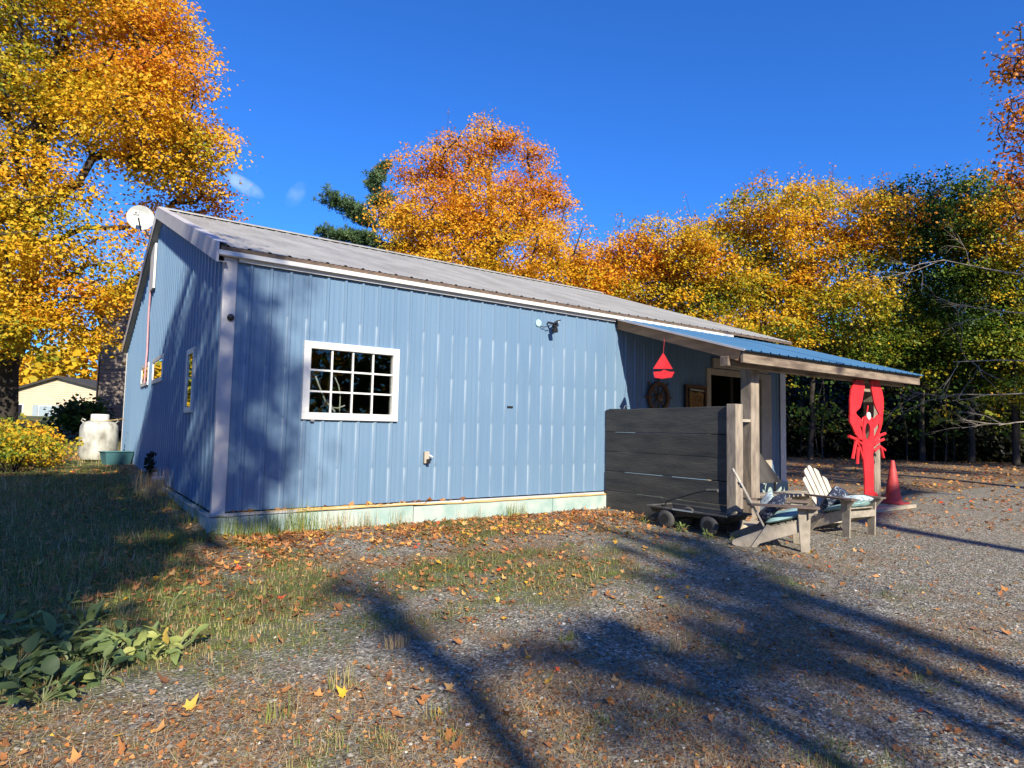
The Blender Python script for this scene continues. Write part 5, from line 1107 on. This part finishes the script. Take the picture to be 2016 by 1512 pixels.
SH = MS.copy(); V, F = scatter(SH, MFc, P[nearm], d[nearm], nr[nearm], sz[nearm], sz[nearm] * gr.uniform(.5, 1.05, nearm.sum()))
curl_ax = np.repeat(unit(gr.normal(size=(nearm.sum(), 3)) * np.array([1, 1, 0])), 15, axis=0)
# curl each leaf
rep = np.repeat(gr.uniform(-.5, 4.5, nearm.sum()), 15); Lc = np.repeat(P[nearm], 15, axis=0); rr = np.linalg.norm(V - Lc, axis=1); V[:, 2] += rep * rr * rr * 1.6 + 0.7 * np.abs(rep) * np.maximum(np.sum((V - Lc) * curl_ax, 1), 0) ** 2
hu_ = np.clip(gr.beta(1.5, 2.0, n) * .92, 0, .92); hu_[gr.random(n) < .05] = .94; hu_[gr.random(n) < .02] = 1
tag(npmesh('fallen_leaves', V, F, 'litter', hue=np.repeat(hu_[nearm], 14)), 'dry orange and brown maple leaves scattered over the yard', 'fallen leaves', kind='stuff')
fm = ~nearm; V, F = scatter(QUAD, QF, P[fm], d[fm], nr[fm], sz[fm] * 1.1); tag(npmesh('fallen_leaves', V, F, 'litter', hue=np.clip(hu_[fm] + .12, 0, 1)), 'carpet of fallen orange leaves under the far trees', 'fallen leaves', kind='stuff')
# crumbled leaf bits
x, y = sample_view(60000, 2.0, 13, 1.2, gr); k = (~infoot(x, y)) & (gr.random(len(x)) < .12 + .75 * np.clip(litter_density(x, y) * 1.6 + dryness(x, y) * .5, 0, 1)); x, y = x[k], y[k]; n = len(x)
P = np.stack([x, y, G(x, y) + .002 + gr.random(n) * .006], 1); a = gr.uniform(0, 6.28, n); d = np.stack([np.cos(a), np.sin(a), gr.normal(size=n) * .3], 1); nr = unit(gr.normal(size=(n, 3)) * .5 + np.array([0, 0, 1]))
V, F = scatter(QUAD, QF, P, d, nr, gr.uniform(.008, .026, n)); tag(npmesh('leaf_litter', V, F, 'litter', hue=np.clip(gr.beta(1.2, 3.0, n), 0, .9)), 'small crumbled brown leaf bits among the gravel and straw', 'leaf litter', kind='stuff')
# leaves lying on slab and ledge
n = 230; x = gr.uniform(6.3, 11.3, n); y = gr.uniform(-2.4, -.3, n); P = np.stack([x, y, np.full(n, -.236)], 1); a = gr.uniform(0, 6.28, n)
x3 = gr.uniform(.2, 3.2, 60); P = np.concatenate([P, np.stack([x3, np.full(60, -.05), np.full(60, -.008)], 1)]); n = len(P); a = gr.uniform(0, 6.28, n)
d = np.stack([np.cos(a), np.sin(a) * .6, gr.normal(size=n) * .3 + .1], 1); nr = unit(gr.normal(size=(n, 3)) * .4 + np.array([0, 0, 1]))
V, F = scatter(MS, MFc, P, d, nr, gr.uniform(.05, .09, n)); tag(npmesh('fallen_leaves', V, F, 'litter', hue=np.repeat(np.clip(gr.beta(2.5, 2, n) * .9, 0, .9), 14)), 'brown leaves lying on the porch slab and foundation ledge', 'fallen leaves', kind='stuff')

dw = thing('dried_weed', (-.26, 3.35, g1(-.26, 3.35)), 'dark dried flower stalk rising beside the white drain pipe', 'weed')
m_ = MB()
for k in range(7):
    a_ = k * .9; m_.tube([(0, 0, 0), (.01 * k - .03, .01, .28), (.05 * math.cos(a_), .05 * math.sin(a_), .42 + .03 * k)], .006, 4)
m_.build('stems', MAT['brown'], dw)
V, F = scatter(QUAD, QF, np.stack([gr.normal(size=110) * .03, gr.normal(size=110) * .03, gr.uniform(.30, .58, 110)], 1), unit(gr.normal(size=(110, 3))), unit(gr.normal(size=(110, 3))), np.full(110, .06)); npmesh('flower_head', V, F, 'under', dw, hue=np.full(110, .3))
# ------------------------------------------------------------------ broad leaved plants, lower left
OV = np.array([(0, 0, 0), (.18, .18, .03), (.27, .42, .05), (.22, .70, -.03), (.08, .92, -.20), (0, 1.0, -.30), (-.08, .92, -.20), (-.22, .70, -.03), (-.27, .42, .07), (-.18, .18, .05), (0, .3, -.02), (0, .65, -.09)], float)
OVF = np.array([[0, 1, 10], [1, 2, 10], [2, 11, 10], [2, 3, 11], [3, 4, 11], [4, 5, 11], [5, 6, 11], [6, 7, 11], [7, 8, 11], [8, 10, 11], [8, 9, 10], [9, 0, 10]])
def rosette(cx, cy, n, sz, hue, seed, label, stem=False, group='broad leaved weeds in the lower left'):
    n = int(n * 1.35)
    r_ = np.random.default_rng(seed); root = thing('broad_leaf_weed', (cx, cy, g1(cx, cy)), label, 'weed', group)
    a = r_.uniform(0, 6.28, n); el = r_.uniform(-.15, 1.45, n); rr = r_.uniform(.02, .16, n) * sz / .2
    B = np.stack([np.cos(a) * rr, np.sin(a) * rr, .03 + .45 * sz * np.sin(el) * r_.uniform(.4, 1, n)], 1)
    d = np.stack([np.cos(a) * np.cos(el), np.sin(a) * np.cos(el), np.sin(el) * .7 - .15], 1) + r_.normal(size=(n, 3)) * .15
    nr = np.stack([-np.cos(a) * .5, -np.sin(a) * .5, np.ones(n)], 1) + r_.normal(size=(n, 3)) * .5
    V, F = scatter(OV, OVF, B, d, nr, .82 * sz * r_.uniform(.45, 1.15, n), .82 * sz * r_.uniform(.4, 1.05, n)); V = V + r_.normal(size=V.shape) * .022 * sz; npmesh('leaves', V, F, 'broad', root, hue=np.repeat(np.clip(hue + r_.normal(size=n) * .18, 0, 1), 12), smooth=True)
    m_ = MB()
    for q in B: m_.tube([(0, 0, -.01), tuple(q * .6), tuple(q)], .004, 4, cap=False)
    m_.build('stalks', MAT['grasspale'], root)
    return root
MAT['grasspale'] = M('pale_green_stalk', (0.20, 0.24, 0.10), (0.15, 0.18, 0.08), 8, 0.6)
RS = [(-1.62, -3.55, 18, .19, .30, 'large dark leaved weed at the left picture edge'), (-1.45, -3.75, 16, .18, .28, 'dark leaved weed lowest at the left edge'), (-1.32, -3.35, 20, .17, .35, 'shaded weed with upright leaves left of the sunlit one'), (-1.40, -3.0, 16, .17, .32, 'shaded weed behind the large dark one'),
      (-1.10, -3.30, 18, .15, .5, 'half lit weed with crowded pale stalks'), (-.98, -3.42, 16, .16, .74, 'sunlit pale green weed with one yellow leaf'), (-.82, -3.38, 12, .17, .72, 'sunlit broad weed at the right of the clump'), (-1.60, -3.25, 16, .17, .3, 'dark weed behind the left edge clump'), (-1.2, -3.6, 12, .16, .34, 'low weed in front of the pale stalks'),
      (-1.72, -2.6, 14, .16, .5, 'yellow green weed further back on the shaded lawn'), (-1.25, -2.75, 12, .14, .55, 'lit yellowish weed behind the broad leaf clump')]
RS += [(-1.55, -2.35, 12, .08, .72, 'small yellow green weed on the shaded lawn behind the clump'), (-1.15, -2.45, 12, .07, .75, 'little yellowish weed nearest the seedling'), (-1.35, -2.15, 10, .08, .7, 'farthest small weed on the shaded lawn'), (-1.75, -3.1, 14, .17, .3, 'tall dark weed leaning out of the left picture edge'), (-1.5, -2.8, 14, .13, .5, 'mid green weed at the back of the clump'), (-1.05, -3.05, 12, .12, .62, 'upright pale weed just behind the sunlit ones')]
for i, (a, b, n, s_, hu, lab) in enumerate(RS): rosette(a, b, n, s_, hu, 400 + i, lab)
sg = thing('seedling', (-.80, -2.85, g1(-.8, -2.85)), 'single thin pale green seedling standing above the broad leaves', 'seedling')
m_ = MB(); m_.tube([(0, 0, 0), (.01, 0, .08), (.04, .02, .15), (.10, .03, .21)], .004, 5); m_.build('stem', MAT['grasspale'], sg)
V, F = scatter(OV, OVF, np.array([(.04, .02, .15), (.10, .03, .21), (.07, .02, .18)]), np.array([(-.8, .2, .5), (.8, -.1, .2), (.4, .5, .4)]), np.array([(0, 0, 1.0)] * 3), np.array([.07, .07, .05])); npmesh('leaves', V, F, 'broad', sg, hue=np.full(36, .75))
for i, (a, b, n, s_, hu, lab) in enumerate([(5.45, -1.35, 10, .10, .85, 'small bright weed at the foot of the board screen'), (5.40, -2.05, 14, .10, .6, 'leafy weed growing between the wagon wheels'), (5.30, -2.55, 12, .09, .7, 'leafy weed against the front wagon wheel'), (5.55, -2.78, 8, .07, .85, 'tiny bright weed under the end of the wagon')]):
    rosette(a, b, n, s_, hu, 450 + i, lab, group='weeds around the wagon')
for i, (a, b, n, h_, hu, lab) in enumerate([(-.15, -4.35, 30, .16, .75, 'dry upright stalks left of the yard centre'), (.62, -3.55, 26, .13, .9, 'tan straw tuft in the middle of the yard'), (1.85, -4.9, 60, .12, .9, 'tan matted tuft in the lower right gravel'), (1.4, -4.4, 50, .07, .5, 'small green tuft beside the tan one'), (.35, -3.95, 90, .10, .92, 'brown grass hump at the yard centre'), (-.55, -4.55, 24, .15, .55, 'grass sprig near the lower left corner'), (.12, -4.9, 16, .12, .6, 'weed sprig at the bottom of the yard'), (2.9, -3.3, 60, .06, .45, 'green tuft in the sunlit gravel right of centre'), (3.35, -3.6, 50, .05, .4, 'small green tuft near the shadow streak')]):
    tuft(a, b, n, h_, .05, hu, 500 + i, lab, group='grass tufts in the gravel yard')
